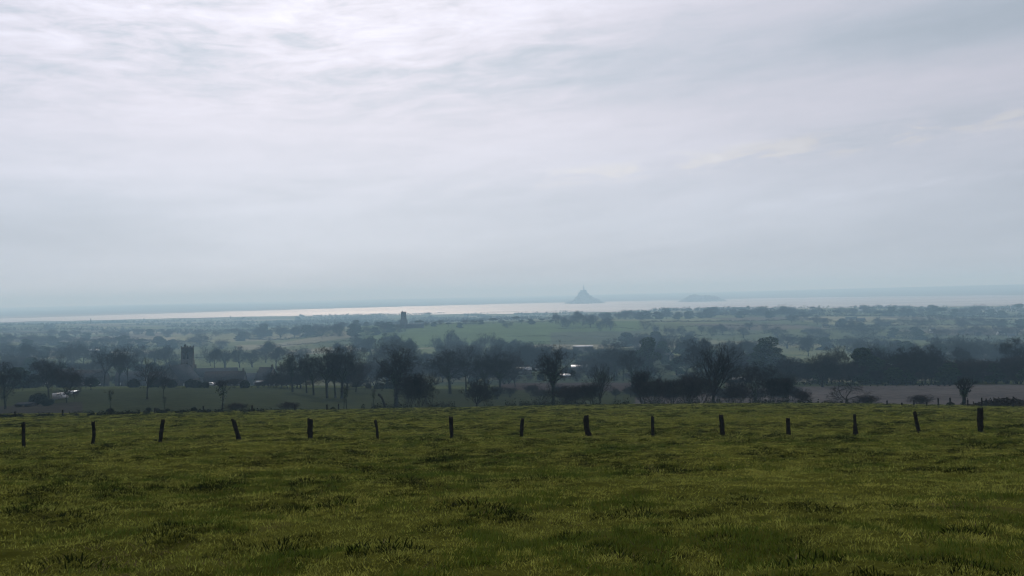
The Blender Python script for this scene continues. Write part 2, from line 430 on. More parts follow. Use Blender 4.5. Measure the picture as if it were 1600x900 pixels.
ca_ = gm.color_attributes.new('field', 'FLOAT_COLOR', 'POINT')
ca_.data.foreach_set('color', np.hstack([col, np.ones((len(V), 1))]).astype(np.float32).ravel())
na_ = gm.attributes.new('near', 'FLOAT', 'POINT'); na_.data.foreach_set('value', nearm.astype(np.float32))
gm.polygons.foreach_set('use_smooth', np.ones(len(gm.polygons), bool))
tag(obj('ground', gm), kind='structure')

# water of the bay: one sheet, the ground dips beneath it
wa = np.linspace(-0.95, 0.95, 120)
wv = np.concatenate([np.stack([3700 * np.sin(wa), 3700 * np.cos(wa), np.full(120, SEA)], 1), np.stack([11000 * np.sin(wa), 11000 * np.cos(wa), np.full(120, SEA)], 1)])
k = np.arange(119)
tag(obj('water', mesh_np('water', wv, np.stack([k, k + 1, k + 121, k + 120], 1)[:, ::-1], None, water_mat())), kind='structure')

# haze: one closed box of even thin air round the whole scene
HZ = 25500.0
hv = [(sx * HZ, sy * HZ, z) for z in (SEA - 8, 95.0) for sx, sy in ((-1, -1), (1, -1), (1, 1), (-1, 1))]
hq = [(3, 2, 1, 0), (4, 5, 6, 7), (0, 1, 5, 4), (1, 2, 6, 5), (2, 3, 7, 6), (3, 0, 4, 7)]
hm = bpy.data.materials.new('haze'); hm.use_nodes = True; hm.node_tree.nodes.clear()
q = NB(hm.node_tree); pv = q.n('ShaderNodeVolumePrincipled')
pv.inputs['Color'].default_value = (0.47, 0.76, 1.0, 1)
pv.inputs['Absorption Color'].default_value = (0.5, 0.5, 0.5, 1)
pv.inputs['Density'].default_value = 0.00023; pv.inputs['Anisotropy'].default_value = 0.15
q.put(q.n('ShaderNodeOutputMaterial').inputs['Volume'], pv.outputs[0])
tag(obj('haze', mesh_np('haze', hv, hq, None, hm)), 'pale blue haze lying over the valley and the bay', 'haze', kind='stuff')

# ------------------------------------------------------------------ shape builders (numpy)
class Acc:
    """collects segments (tapered prisms), boxes and leaves into one mesh"""
    def __init__(s): s.V = []; s.Q = []; s.T = []; s.n = 0
    def add(s, V, Q=None, T=None):
        V = np.asarray(V, float).reshape(-1, 3)
        if Q is not None and len(Q): s.Q.append(np.asarray(Q) + s.n)
        if T is not None and len(T): s.T.append(np.asarray(T) + s.n)
        s.V.append(V); s.n += len(V)
    def segs(s, P0, P1, R0, R1, sides):
        P0, P1 = np.asarray(P0, float), np.asarray(P1, float); R0 = np.asarray(R0, float); R1 = np.asarray(R1, float)
        if not len(P0): return
        d = P1 - P0; d /= np.maximum(np.linalg.norm(d, axis=1), 1e-9)[:, None]
        ref = np.where(np.abs(d[:, 2:3]) > 0.9, [[1.0, 0, 0]], [[0, 0, 1.0]])
        a = np.cross(d, ref); a /= np.linalg.norm(a, axis=1)[:, None]; c = np.cross(d, a)
        th = np.arange(sides) * 2 * math.pi / sides
        ring = a[:, None] * np.cos(th)[None, :, None] + c[:, None] * np.sin(th)[None, :, None]
        V = np.concatenate([P0[:, None] + ring * R0[:, None, None], P1[:, None] + ring * R1[:, None, None]], 1)
        base = np.arange(len(P0))[:, None] * 2 * sides; k = np.arange(sides)[None]; k1 = (k + 1) % sides
        Q = np.stack([base + k, base + k1, base + sides + k1, base + sides + k], -1).reshape(-1, 4)
        s.add(V, Q)
    def leaves(s, C, size, r):
        C = np.asarray(C, float); n = len(C)
        if not n: return
        a = r.normal(size=(n, 3)); a /= np.linalg.norm(a, axis=1)[:, None]
        c = r.normal(size=(n, 3)); c = np.cross(a, c); c /= np.linalg.norm(c, axis=1)[:, None]
        sz = (size * r.uniform(0.6, 1.4, n))[:, None]
        V = np.stack([C + a * sz, C + c * sz * 0.8, C - a * sz, C - c * sz * 0.8], 1)
        base = np.arange(n)[:, None] * 4
        s.add(V, base + np.arange(4)[None])
    def box(s, c, sx, sy, sz, rz=0.0):
        x = np.array([(-1, -1, 0), (1, -1, 0), (1, 1, 0), (-1, 1, 0), (-1, -1, 2), (1, -1, 2), (1, 1, 2), (-1, 1, 2)], float) * 0.5 * (sx, sy, sz)
        ca, sa = math.cos(rz), math.sin(rz)
        x = np.stack([x[:, 0] * ca - x[:, 1] * sa, x[:, 0] * sa + x[:, 1] * ca, x[:, 2]], 1) + c
        s.add(x, [(3, 2, 1, 0), (4, 5, 6, 7), (0, 1, 5, 4), (1, 2, 6, 5), (2, 3, 7, 6), (3, 0, 4, 7)])
    def mesh(s, name, m):
        return mesh_np(name, np.concatenate(s.V), np.concatenate(s.Q) if s.Q else None, np.concatenate(s.T) if s.T else None, m)

def grow(r, kind):
    """returns trunk segs (thick) and crown segs (thin) of a tree 1 unit = 1 m, about 14 m tall"""
    thick, thin, tips = [], [], []
    K = dict(H=14.0, trunk=0.28, lean=0.03, n1=7, spread=(0.5, 1.15), lv=5, ratio=(0.58, 0.80), kids=(2, 3), up=0.12, r0=0.33, len1=0.36, wig=0.12, extra=2)
    K.update(kind)
    def branch(p, d, ln, rad, lv):
        n = 3 if lv > 1 else 2
        q = p.copy(); dd = d.copy(); rr = rad
        for i in range(n):
            dd = dd + r.normal(size=3) * K['wig'] * (1 + 0.25 * (K['lv'] - lv)); dd[2] += K['up'] * (0.6 if lv < 2 else 1); dd /= np.linalg.norm(dd)
            q2 = q + dd * ln / n; r2 = rr * 0.86
            (thick if lv >= K['lv'] - 1 else thin).append((q, q2, rr, r2))
            if lv > 0 and i > 0 or lv > 2:
                for _ in range(r.integers(0, K['extra'] + 1)):
                    if lv <= 0: break
                    child(q2, dd, ln * r.uniform(0.45, 0.7), r2 * 0.5, min(lv - 1, 2), 0.9)
            q, rr = q2, r2
        if lv <= 0:
            tips.append(q); return
        for _ in range(r.integers(K['kids'][0], K['kids'][1] + 1)):
            child(q, dd, ln * r.uniform(*K['ratio']), rr * r.uniform(0.6, 0.8), lv - 1, r.uniform(0.35, 0.75))
    def child(q, dd, ln, rad, lv, ang):
        a = r.normal(size=3); a -= dd * np.dot(a, dd); a /= np.linalg.norm(a)
        nd = dd * math.cos(ang) + a * math.sin(ang)
        branch(q, nd, ln, max(rad, 0.016), lv)
    H = K['H']; th = H * K['trunk']
    stems = K.get('stems', 1)
    for s_ in range(stems):
        p = np.array([0.0, 0, -0.3]); d = np.array([r.normal() * K['lean'], r.normal() * K['lean'], 1.0])
        if stems > 1:
            a = s_ * 6.283 / stems + r.uniform(-.4, .4); sp = K.get('fan', 0.35) * r.uniform(0.5, 1.2)
            d = np.array([math.cos(a) * sp, math.sin(a) * sp, 1.0]); p[:2] += np.array([math.cos(a), math.sin(a)]) * 0.25
        d /= np.linalg.norm(d); rr = K['r0'] * (1 if stems == 1 else r.uniform(0.4, 0.7))
        thick.append((p, p + d * 0.9, rr * K.get('flare', 1.6), rr)); p = p + d * 0.9
        nseg = 5; 
        for i in range(nseg):
            d = d + r.normal(size=3) * 0.05; d[2] = abs(d[2]); d /= np.linalg.norm(d)
            p2 = p + d * th / nseg; thick.append((p, p2, rr, rr * 0.94)); rr *= 0.94
            if K.get('low') and i >= 1 and r.random() < K['low']:
                child(p2, d, H * K['len1'] * 0.5, rr * 0.35, K['lv'] - 2, 1.0)
            p = p2
        lead = K.get('lead', 0)
        if lead:      # a leader with side branches all the way up
            m = K['n1']; top = H - th
            for i in range(m):
                d = d + r.normal(size=3) * 0.07; d /= np.linalg.norm(d); d[2] = abs(d[2])
                p2 = p + d * top / m * 0.8; thick.append((p, p2, rr, rr * 0.85)); rr *= 0.85
                for _ in range(lead):
                    child(p2, d, H * K['len1'] * (1 - 0.6 * i / m) * r.uniform(.7, 1.1), rr * 0.5, K['lv'] - 2 if i > m * 0.6 else K['lv'] - 1, r.uniform(*K['spread']))
                p = p2
        else:
            m = max(2, K['n1'] // (2 if stems > 1 else 1))
            for i in range(m):
                a = i * 6.283 / m + r.uniform(-.3, .3); ang = r.uniform(*K['spread']) * (0.35 if i == 0 else 1)
                e = np.array([math.cos(a), math.sin(a), 0]); nd = d * math.cos(ang) + e * math.sin(ang); nd /= np.linalg.norm(nd)
                branch(p - d * r.uniform(0, th * 0.15), nd, H * K['len1'] * r.uniform(.8, 1.1), rr * 0.62, K['lv'] - 1)
    return thick, thin, np.array(tips) if tips else np.zeros((0, 3))

def ball_leaves(r, n, lobes, ivy_size=0.2, shell=0.55):
    c = []
    per = n // len(lobes)
    for (x, y, z, rx, rz) in lobes:
        v_ = r.normal(size=(per, 3)); v_ /= np.linalg.norm(v_, axis=1)[:, None]
        rad = r.uniform(shell, 1.0, per) ** 0.7
        v_ = v_ * rad[:, None] * (rx, rx, rz)
        c.append(v_ + (x, y, z))
    return np.concatenate(c)

PROTO = {}
def make_proto(key, kw, seed, ivy=0, mt='twig', tw=1.0):
    r = np.random.default_rng(seed)
    th, tn, tips = grow(r, kw)
    ta = Acc()
    A = list(zip(*th)); ta.segs(A[0], A[1], A[2], A[3], 6)
    ca = Acc()
    if tn:
        B = list(zip(*tn)); ca.segs(B[0], B[1], np.maximum(B[2], 0.018) * tw, np.maximum(B[3], 0.014) * tw, 3)
    allp = np.concatenate([np.array(A[1]), np.array(B[1]) if tn else np.zeros((0, 3))])
    # fine end twigs
    nt_ = kw.get('twigs', 3)
    if len(tips) and nt_:
        P0 = np.repeat(tips, nt_, 0); n = len(P0); d = r.normal(size=(n, 3)); d[:, 2] += 0.5
        d /= np.linalg.norm(d, axis=1)[:, None]; ln = r.uniform(0.3, 0.8, n) * kw.get('H', 14) / 14
        ca.segs(P0, P0 + d * ln[:, None], np.full(n, 0.016) * tw, np.full(n, 0.008) * tw, 3)
    top = allp[:, 2].max(); wid = np.percentile(np.hypot(allp[:, 0], allp[:, 1]), 92) * 2
    leaf = None
    if ivy:
        leaf = Acc(); T_ = np.array([t[0] for t in th]); T2_ = np.array([t[1] for t in th])
        kk = r.integers(0, len(T_), ivy); f = r.random(ivy)[:, None]
        C = T_[kk] * (1 - f) + T2_[kk] * f + r.normal(size=(ivy, 3)) * 0.28
        C = C[C[:, 2] < top * 0.85]
        leaf.leaves(C, 0.11, r)
    PROTO[key] = dict(trunk=ta.mesh('trunk', M['bark']), crown=ca.mesh('crown', M[mt]), ivy=leaf.mesh('ivy', M['ivy']) if leaf else None, H=top, W=wid)
def make_green(key, lobes, seed, n=5000, size=0.17, H=12, m='ivy', tr=0.3, shell=0.45):
    r = np.random.default_rng(seed)
    ta = Acc(); ta.segs([(0, 0, -.3), (0, 0, H * .3)], [(0, 0, H * .3), (0.2, 0.1, H * .75)], [tr, tr * .8], [tr * .8, tr * .3], 7)
    L_ = ball_leaves(r, n, lobes, shell=shell); ca = Acc(); ca.leaves(L_, size, r)
    P0 = L_[::12] * 0.72 + np.array([0, 0, H * 0.14]); ca.segs(P0, L_[::12], np.full(len(P0), .03), np.full(len(P0), .01), 3)
    PROTO[key] = dict(trunk=ta.mesh('trunk', M['bark']), crown=ca.mesh('crown', M[m]), ivy=None, H=H, W=2 * max(abs(l[0]) + l[3] for l in lobes))
make_proto('oak', dict(low=.3, twigs=4, trunk=.26), 1, tw=1.1)
make_proto('open', dict(twigs=3, trunk=.30, flare=3.4, r0=.36, n1=6, spread=(.35, .95), wig=.16, lv=4, kids=(2, 4)), 31, tw=1.0)
make_proto('open2', dict(twigs=3, trunk=.32, flare=2.0, r0=.34, n1=7, spread=(.5, 1.2), wig=.13, up=.08, lv=4, kids=(2, 4), len1=.34), 33, tw=1.0)
make_proto('oak2', dict(n1=6, spread=(0.4, 1.0), trunk=0.26, wig=0.16, low=.5, twigs=5), 2, ivy=900, tw=1.2)
make_proto('oak3', dict(n1=8, spread=(0.6, 1.25), up=0.06, trunk=0.2, wig=0.18, low=.6, twigs=5), 3, mt='twig_red', tw=1.25)
make_proto('tall', dict(trunk=0.42, n1=7, spread=(0.3, 1.1), len1=0.28, up=0.12, H=15, low=.15, twigs=4, r0=.48), 4, ivy=2600, tw=1.1)
make_proto('tall2', dict(trunk=0.4, n1=7, spread=(0.3, 1.2), len1=0.26, lv=4, H=15, wig=0.22, kids=(3, 4), low=.2, twigs=4, r0=.45), 5, ivy=2400, tw=1.1)
make_proto('vase', dict(trunk=0.15, n1=9, spread=(0.2, 0.62), len1=0.40, up=0.13, lv=4, H=14, wig=0.08, kids=(2, 3), twigs=3, r0=.40), 6, tw=1.5)
make_proto('round', dict(trunk=0.12, n1=9, spread=(0.5, 1.3), len1=0.30, up=0.14, H=8, lv=4, wig=0.15, kids=(3, 4), r0=.2), 7)
make_proto('apple', dict(trunk=0.14, n1=5, spread=(0.6, 1.2), len1=0.36, up=0.05, H=8, lv=4, wig=0.22, r0=.22, kids=(2, 3), twigs=2), 8)
make_proto('thicket', dict(trunk=0.05, stems=7, fan=0.45, n1=6, spread=(0.1, 0.7), len1=0.34, up=0.18, H=7, lv=4, wig=0.1, r0=.14, kids=(2, 3)), 9, mt='twig_red')
make_proto('thicket2', dict(trunk=0.08, stems=6, fan=0.25, n1=6, spread=(0.1, 0.5), len1=0.4, up=0.25, H=8, lv=4, wig=0.09, r0=.13, kids=(2, 3)), 10)
make_proto('slim', dict(trunk=0.55, n1=4, spread=(0.3, 0.9), len1=0.2, up=0.1, H=8, lv=3, wig=0.2, r0=.12, lean=.06, kids=(2, 3)), 12, ivy=250)
make_proto('lead', dict(trunk=0.2, lead=3, n1=9, spread=(0.5, 1.0), len1=0.2, lv=4, H=15, up=0.1, kids=(2, 3), twigs=4), 13, tw=1.2)
make_proto('pollard', dict(trunk=0.30, n1=9, spread=(0.2, 0.9), len1=0.26, up=0.3, H=8, lv=3, wig=0.1, r0=.42, kids=(3, 4), low=0.3), 14, ivy=900)
def RL(seed, n, H, wd):
    r = np.random.default_rng(seed); o = []
    for i in range(n):
        z = H * (0.10 + 0.78 * i / n); w = wd * math.sin(math.pi * min(.95, (z / H) * .8 + .18)); a = r.uniform(0, 6.28); q_ = w * r.uniform(.2, .8)
        o.append((q_ * math.cos(a), q_ * math.sin(a), z, r.uniform(1.0, 1.9), r.uniform(.8, 1.5)))
    return o
make_green('ever', [*RL(20, 16, 12, 3.6)], 20, n=9000)
make_green('ever2', [*RL(21, 14, 11.5, 3.0)], 21, n=8000)
make_green('pine', [(0, 0, 10.5, 4.2, 1.4), (-2.0, .6, 9.4, 2.4, 1.3), (2.2, -.4, 9.8, 2.5, 1.2), (0.2, .5, 11.2, 2.2, 1.0)], 22, n=5500, m='needle', shell=0.3)
make_green('conifer', [(0, 0, 2.8, 2.4, 2.0), (0, 0, 5.5, 1.8, 2.2), (0, 0, 8, 1.2, 2.2), (0, 0, 10.4, .6, 1.8)], 23, n=4500, m='needle')
make_green('shrub', [(0, 0, 1.0, 1.6, 1.1), (1.2, .2, .8, 1.0, .8), (-1.1, -.1, .7, 1.1, .8)], 24, n=3000, size=0.11, H=2.1, tr=.06, m='hedge')
NAMES = dict(oak='bare_tree', oak2='bare_tree', oak3='bare_tree', tall='tall_bare_tree', tall2='tall_bare_tree', open='bare_tree', open2='bare_tree', vase='bare_tree', round='small_bare_tree', apple='orchard_tree',
             thicket='thicket', thicket2='thicket', slim='slender_tree', lead='bare_tree', pollard='pollard_tree', ever='evergreen_tree', ever2='evergreen_tree', pine='pine_tree', conifer='conifer', shrub='shrub')
CATS = dict(thicket='bush', thicket2='bush', shrub='bush')
NTREE = 0
def tree(kind, px, d, hpx, wpx=None, label=None, group=None, dz=0.0, real=False):
    """one tree in column px at distance d; its height and width as they look from here"""
    global NTREE; NTREE += 1
    d = d if real else RM(d)
    p = PROTO[kind]; P_ = at(px, d); h = hpx * d / F; s = h / p['H']
    sw = s if wpx is None else 1.15 * (wpx * d / F) / p['W']
    sw = min(max(sw, s * 0.7), s * 2.2)
    o = empty(NAMES[kind], P_ + Vector((0, 0, dz)), random.uniform(0, 6.28), (sw, sw, s))
    tag(o, label, CATS.get(kind, 'tree'), group)
    obj('trunk', p['trunk'], o); obj('crown', p['crown'], o)
    if p['ivy'] and d < 900: obj('ivy', p['ivy'], o)
    return o
exec_trees = []

# ------------------------------------------------------------------ pasture grass (nobody could count it)
def clump(r, n, rad, h, w, lean, name, m, dome=0.0):
    a = r.uniform(0, 6.28, n); q_ = rad * np.sqrt(r.random(n)); base = np.stack([q_ * np.cos(a), q_ * np.sin(a), np.full(n, -0.01) + dome * (1 - (q_ / rad) ** 2)], 1)
    hh = h * r.uniform(0.5, 1.25, n) * (1 - 0.4 * q_ / rad); la = a + r.normal(size=n) * 0.9; ll = lean * hh * r.uniform(0.3, 1.6, n)
    dv = np.stack([np.cos(la), np.sin(la), np.zeros(n)], 1); sd_ = np.stack([-np.sin(r.uniform(0, 6.28, n)), np.cos(r.uniform(0, 6.28, n)), np.zeros(n)], 1) * w
    mid = base + dv * (ll * 0.35)[:, None]; mid[:, 2] += hh * 0.6
    tip = base + dv * ll[:, None]; tip[:, 2] += hh
    V = np.stack([base - sd_, base + sd_, mid + sd_ * .8, mid - sd_ * .8, tip], 1)
    b_ = np.arange(n)[:, None] * 5
    return bpy.data.objects.new(name, mesh_np(name, V, b_ + np.array([0, 1, 2, 3]), b_ + np.array([3, 2, 4]), m))
def scatter(name, label, protos, P_, rotz, scl, idx, tilt=0.12):
    col_ = bpy.data.collections.new(name + '_kinds')
    for p in protos: col_.objects.link(p)
    me = bpy.data.meshes.new(name); me.vertices.add(len(P_)); me.vertices.foreach_set('co', P_.astype(np.float32).ravel())
    ra = me.attributes.new('rotv', 'FLOAT_VECTOR', 'POINT')
    rv = np.stack([rng.normal(size=len(P_)) * tilt, rng.normal(size=len(P_)) * tilt, rotz], 1); ra.data.foreach_set('vector', rv.astype(np.float32).ravel())
    sa_ = me.attributes.new('sclv', 'FLOAT_VECTOR', 'POINT'); sa_.data.foreach_set('vector', scl.astype(np.float32).ravel())
    ia_ = me.attributes.new('kindi', 'INT', 'POINT'); ia_.data.foreach_set('value', idx.astype(np.int32))
    o = obj(name, me)
    g = bpy.data.node_groups.new(name, 'GeometryNodeTree')
    g.interface.new_socket('Geometry', in_out='INPUT', socket_type='NodeSocketGeometry')
    g.interface.new_socket('Geometry', in_out='OUTPUT', socket_type='NodeSocketGeometry')
    n_ = g.nodes; l_ = g.links
    gi, go = n_.new('NodeGroupInput'), n_.new('NodeGroupOutput')
    ci = n_.new('GeometryNodeCollectionInfo'); ci.inputs['Collection'].default_value = col_; ci.inputs['Separate Children'].default_value = True; ci.inputs['Reset Children'].default_value = True
    ip = n_.new('GeometryNodeInstanceOnPoints'); ip.inputs['Pick Instance'].default_value = True
    l_.new(gi.outputs[0], ip.inputs['Points']); l_.new(ci.outputs[0], ip.inputs['Instance'])
    for nm, ty, so_ in (('kindi', 'INT', 'Instance Index'), ('rotv', 'FLOAT_VECTOR', 'Rotation'), ('sclv', 'FLOAT_VECTOR', 'Scale')):
        na = n_.new('GeometryNodeInputNamedAttribute'); na.data_type = ty; na.inputs['Name'].default_value = nm
        out_ = [s for s in na.outputs if s.enabled][0]
        l_.new(out_, ip.inputs[so_])
    l_.new(ip.outputs[0], go.inputs[0])
    md = o.modifiers.new('scatter', 'NODES'); md.node_group = g
    return tag(o, label, 'grass', kind='stuff')
r_ = np.random.default_rng(31)
lawn = [clump(r_, 100, 0.19, 0.048, 0.0045, 1.1, f'blades_{i}', M['grass']) for i in range(4)] + [clump(r_, 90, 0.17, 0.080, 0.0046, 0.9, f'blades_{i}', M['grass_long']) for i in range(4, 7)]
AW = (AZS[0] - 0.05, AZS[-1] + 0.05)
def polar_pts(d0, d1, dens, r):
    n = int(dens * 0.5 * (AW[1] - AW[0]) * (d1 * d1 - d0 * d0))
    d = np.sqrt(r.uniform(d0 * d0, d1 * d1, n)); a = r.uniform(*AW, n)
    return d * np.sin(a), d * np.cos(a)
Ps, Ss, Ls = [], [], []
for d0, d1, dens, sx, sz in ((6.5, 14, 95, 0.9, 1.0), (14, 26, 52, 1.15, 1.05), (26, 45, 24, 1.6, 1.1), (45, 80, 10, 2.3, 1.1), (80, 130, 5.5, 3.0, 1.15), (130, 205, 2.6, 4.0, 1.2)):
    x, y = polar_pts(d0, d1, dens, r_)
    lush = grid_noise(x / 1.1, y / 1.1, 41) * 0.45 + grid_noise(x / 5, y / 5, 42) * 0.28
    keep = r_.random(len(x)) < 0.80 + 0.4 * lush
    x, y, lush = x[keep], y[keep], lush[keep]
    Ps.append(np.stack([x, y, terrain(x, y) - 0.005], 1))
    s1 = sx * r_.uniform(0.7, 1.25, len(x)); s2 = sz * r_.uniform(0.55, 1.45, len(x)) * (1 + 0.55 * lush)
    Ss.append(np.stack([s1, s1, s2], 1)); Ls.append(lush + 0.6 * grid_noise(x / 0.45, y / 0.45, 45))
Ps, Ss = np.concatenate(Ps), np.concatenate(Ss)
scatter('grass', 'short green pasture grass covering the sloping field', lawn, Ps, r_.uniform(0, 6.28, len(Ps)), Ss, np.where(np.concatenate(Ls) > 0.24, r_.integers(4, 7, len(Ps)), r_.integers(0, 4, len(Ps))))
tuss = [clump(r_, 380, 0.25, 0.085, 0.0045, 0.9, f'tuft_{i}', M['grass_shaded'], dome=0.10) for i in range(5)]
Ps, Ss = [], []
for d0, d1, dens, sx in ((6.5, 16, 5.0, 0.72), (16, 36, 4.2, 0.82), (36, 80, 2.2, 1.0), (80, 195, 0.8, 1.3)):
    x, y = polar_pts(d0, d1, dens, r_)
    keep = grid_noise(x / 3.5, y / 3.5, 43) + 0.5 * grid_noise(x / 14, y / 14, 44) > -0.25; x, y = x[keep], y[keep]
    big = r_.random(len(x)) ** 3
    k = 1 + (big * 3.5).astype(int); xs = np.repeat(x, k); ys = np.repeat(y, k); bg_ = np.repeat(big, k)
    xs = xs + r_.normal(size=len(xs)) * 0.28 * sx * (k.repeat(k) > 1); ys = ys + r_.normal(size=len(ys)) * 0.09 * sx * (k.repeat(k) > 1)
    Ps.append(np.stack([xs, ys, terrain(xs, ys) - 0.02], 1))
    s1 = sx * (0.16 + 0.5 * r_.random(len(xs)) ** 2) * (1 + 1.5 * bg_); Ss.append(np.stack([s1 * r_.uniform(1.0, 1.9, len(xs)), s1, np.maximum(s1, .40 * sx) * r_.uniform(0.75, 1.3, len(xs))], 1))
Ps, Ss = np.concatenate(Ps), np.concatenate(Ss)
scatter('grass_tussocks', 'rank tussocks dotted over the pasture, their shaded sides put into the dark colour', tuss, Ps, r_.normal(size=len(Ps)) * 0.5, Ss, r_.integers(0, 5, len(Ps)), tilt=0.05)
dead = [clump(r_, 12, 0.10, 0.07, 0.004, 1.8, f'straw_{i}', M['straw']) for i in range(3)]
x, y = polar_pts(6.5, 40, 0.9, r_)
keep = grid_noise(x / 2.2, y / 2.2, 51) > 0.25; x, y = x[keep], y[keep]
for px_, d_, n_, sp in ((200, 11.5, 60, .45), (170, 10.6, 40, .3), (1010, 10.2, 14, .4), (1500, 12, 30, .5), (700, 24, 25, .8), (330, 10, 20, .3)):   # worn muddy patches
    c_ = at(px_, d_); x = np.append(x, c_.x + r_.normal(size=n_) * sp); y = np.append(y, c_.y + r_.normal(size=n_) * sp * .6)
sc_ = r_.uniform(0.7, 1.5, len(x))
scatter('dead_grass', 'bleached dead blades lying in worn patches of the pasture', dead, np.stack([x, y, terrain(x, y)], 1), r_.uniform(0, 6.28, len(x)), np.stack([sc_] * 3, 1), r_.integers(0, 3, len(x)))

# ------------------------------------------------------------------ fence posts
def post(px_b, px_t, hpx, wpx, d, label, group, seed, top=1.0, foot=1.0, twig=0, bend=0.0, nail=True):
    r = np.random.default_rng(seed); P_ = at(px_b, d); k = d / F
    h = hpx * k; w = wpx * k * 0.5; dx = (px_t - px_b) * k
    A = Acc(); rings, sides = 12, 9; V = []
    flut = 1 + r.normal(size=sides) * 0.10
    for i in range(rings):
        t = i / (rings - 1); z = -0.25 + t * (h + 0.25)
        tt = max(0, z / h)
        rad = w * (foot * (1 - tt) + top * tt) * (1 + 0.06 * r.normal()); 
        if foot > 1.4: rad = w * (1 + (foot - 1) * max(0, 1 - tt * 1.6) ** 1.2)
        cx = dx * tt + bend * k * math.sin(tt * 3.1) + r.normal() * w * 0.05; cy_ = r.normal() * w * 0.05
        for j in range(sides):
            a = j * 6.283 / sides; q_ = rad * flut[j] * (1 + r.normal() * 0.05)
            V.append((cx + q_ * math.cos(a), cy_ + 0.8 * q_ * math.sin(a), z + (r.normal() * 0.035 + 0.03 * math.cos(a + seed) if i == rings - 1 else 0)))
    Q_ = [(i * sides + j, i * sides + (j + 1) % sides, (i + 1) * sides + (j + 1) % sides, (i + 1) * sides + j) for i in range(rings - 1) for j in range(sides)]
    c = len(V); V.append((dx, 0, h - 0.02)); T_ = [(c, (rings - 1) * sides + j, (rings - 1) * sides + (j + 1) % sides) for j in range(sides)]
    A.add(V, Q_, T_)
    for _ in range(twig):
        z0 = h * r.uniform(0.15, 0.85); s_ = r.choice([-1, 1]); p0 = np.array([dx * z0 / h, 0, z0]); p1 = p0 + (s_ * r.uniform(.1, .3), r.normal() * .05, r.uniform(-.05, .25))
        A.segs([p0], [p1], [0.022], [0.010], 4)
    me = A.mesh('fence_post', M['post']); o = obj('fence_post', me); o.location = P_
    tag(o, label, 'fence post', group); return o
FENCE = [ # px base, px top, height px, width px, label, options
    (37, 37, 34, 5.0, 'straight square-cut fence post nearest the left end of the line', {}),
    (145, 146, 32, 5.5, 'slightly kinked fence post second from the left end of the line', dict(bend=1.5)),
    (250, 255, 33, 5.5, 'fence post tilting to the right, third from the left', {}),
    (373, 365, 30, 6.0, 'fence post tipped far to the left with broken twigs at its foot', dict(twig=5, foot=1.25)),
    (484.5, 485, 31, 8.0, 'thick upright fence post fifth from the left, below the tall tree clump', dict(top=0.95)),
    (590, 587, 29, 4.0, 'thin ragged fence post sixth from the left, between two thicker ones', dict(twig=3, bend=1)),
    (706, 705, 34, 5.0, 'tall fence post with a broader top, just left of centre', dict(top=1.35)),
    (814, 817, 30, 6.0, 'knobbly fence post with a stub of branch, just right of centre', dict(twig=4)),
    (920, 916.5, 32, 6.5, 'bowed fence post below the island abbey, swollen at its foot', dict(bend=-2, foot=1.3)),
    (1020, 1020, 30, 5.0, 'slim straight fence post between the bowed post and a broad one', {}),
    (1129, 1127, 31, 7.5, 'broad flat-topped fence post standing below the big bare tree', {}),
    (1232.5, 1232, 27, 6.5, 'short stout fence post fourth from the right end', dict(twig=1)),
    (1337, 1336, 31, 4.6, 'fence post narrow at the top and wide at the foot', dict(foot=2.1)),
    (1436, 1430, 32, 4.8, 'thin fence post leaning left, second from the right end', dict(twig=3)),
    (1532, 1532.5, 33, 8.2, 'heaviest fence post, last at the right end of the line', {})]
for i, (pb, pt, h, w, lb, kw) in enumerate(FENCE):
    post(pb, pt, h, w, 55 + (i % 3) * 0.3, lb, 'weathered posts of the near fence', 100 + i, **kw)
ORD = 'first second third fourth fifth sixth seventh eighth ninth tenth eleventh twelfth thirteenth fourteenth fifteenth sixteenth seventeenth eighteenth nineteenth twentieth twenty-first twenty-second twenty-third twenty-fourth twenty-fifth twenty-sixth twenty-seventh twenty-eighth twenty-ninth thirtieth thirty-first thirty-second thirty-third thirty-fourth thirty-fifth'.split()
for i, (px, h) in enumerate(((23.5, 8), (98, 9), (171, 9), (242, 8), (318, 10), (394, 10), (461, 10), (511, 9), (529, 9))):
    post(px, px, h, 2.6, 166 + i * 1.5, f'small dark post of the far left fence, {ORD[i]} from the left', 'posts of the far fence at the crest on the left', 140 + i, twig=1 if i in (3, 4) else 0)
for i, (px, h) in enumerate(((1386, 7), (1409, 5), (1428, 9), (1448, 6), (1466, 11), (1484.5, 12), (1512, 10), (1534, 13), (1541, 11), (1583, 13))):
    post(px, px, h, 2.2, 172, f'thin dark post on the crest by the ploughed field, {ORD[i]} from the left', 'posts of the far fence at the crest on the right', 160 + i)
for i, (px, h, w) in enumerate(((596, 22, 2.2), (619, 8, 2), (1092, 6, 2.0))): pass

# dark rank growth along the ditch under the far left fence, and along the foot of the hedges on the crest
r = np.random.default_rng(5); A = Acc()
for pxa, pxb, da, db, hh, n in ((-20, 410, 163, 171, 0.38, 7200), (400, 470, 186, 188, 0.2, 300), (1240, 1360, 187, 189, 0.45, 1600), (560, 1230, 195, 197, 1.0, 12000), (100, 420, 192, 192, .5, 1500)):
    t = np.sort(r.random(n)); t = t[grid_noise(t * 60, t * 0, 61) > -0.35]
    a = np.interp(pxa + t * (pxb - pxa), PXS, AZS) if pxa >= 0 else AZS[0] + (AZS[2] - AZS[0]) * (t * (pxb - pxa) + pxa) / 400
    d = da + t * (db - da) + r.normal(size=len(t)) * 0.35; x, y = d * np.sin(a), d * np.cos(a)
    z = terrain(x, y) + np.abs(r.normal(size=len(t))) * hh * 0.6
    A.leaves(np.stack([x, y, z], 1), 0.10, r)
tag(obj('rank_growth', A.mesh('rank_growth', M['hedge'])), 'dark low growth along the ditches and the crest', 'ground cover', kind='stuff')

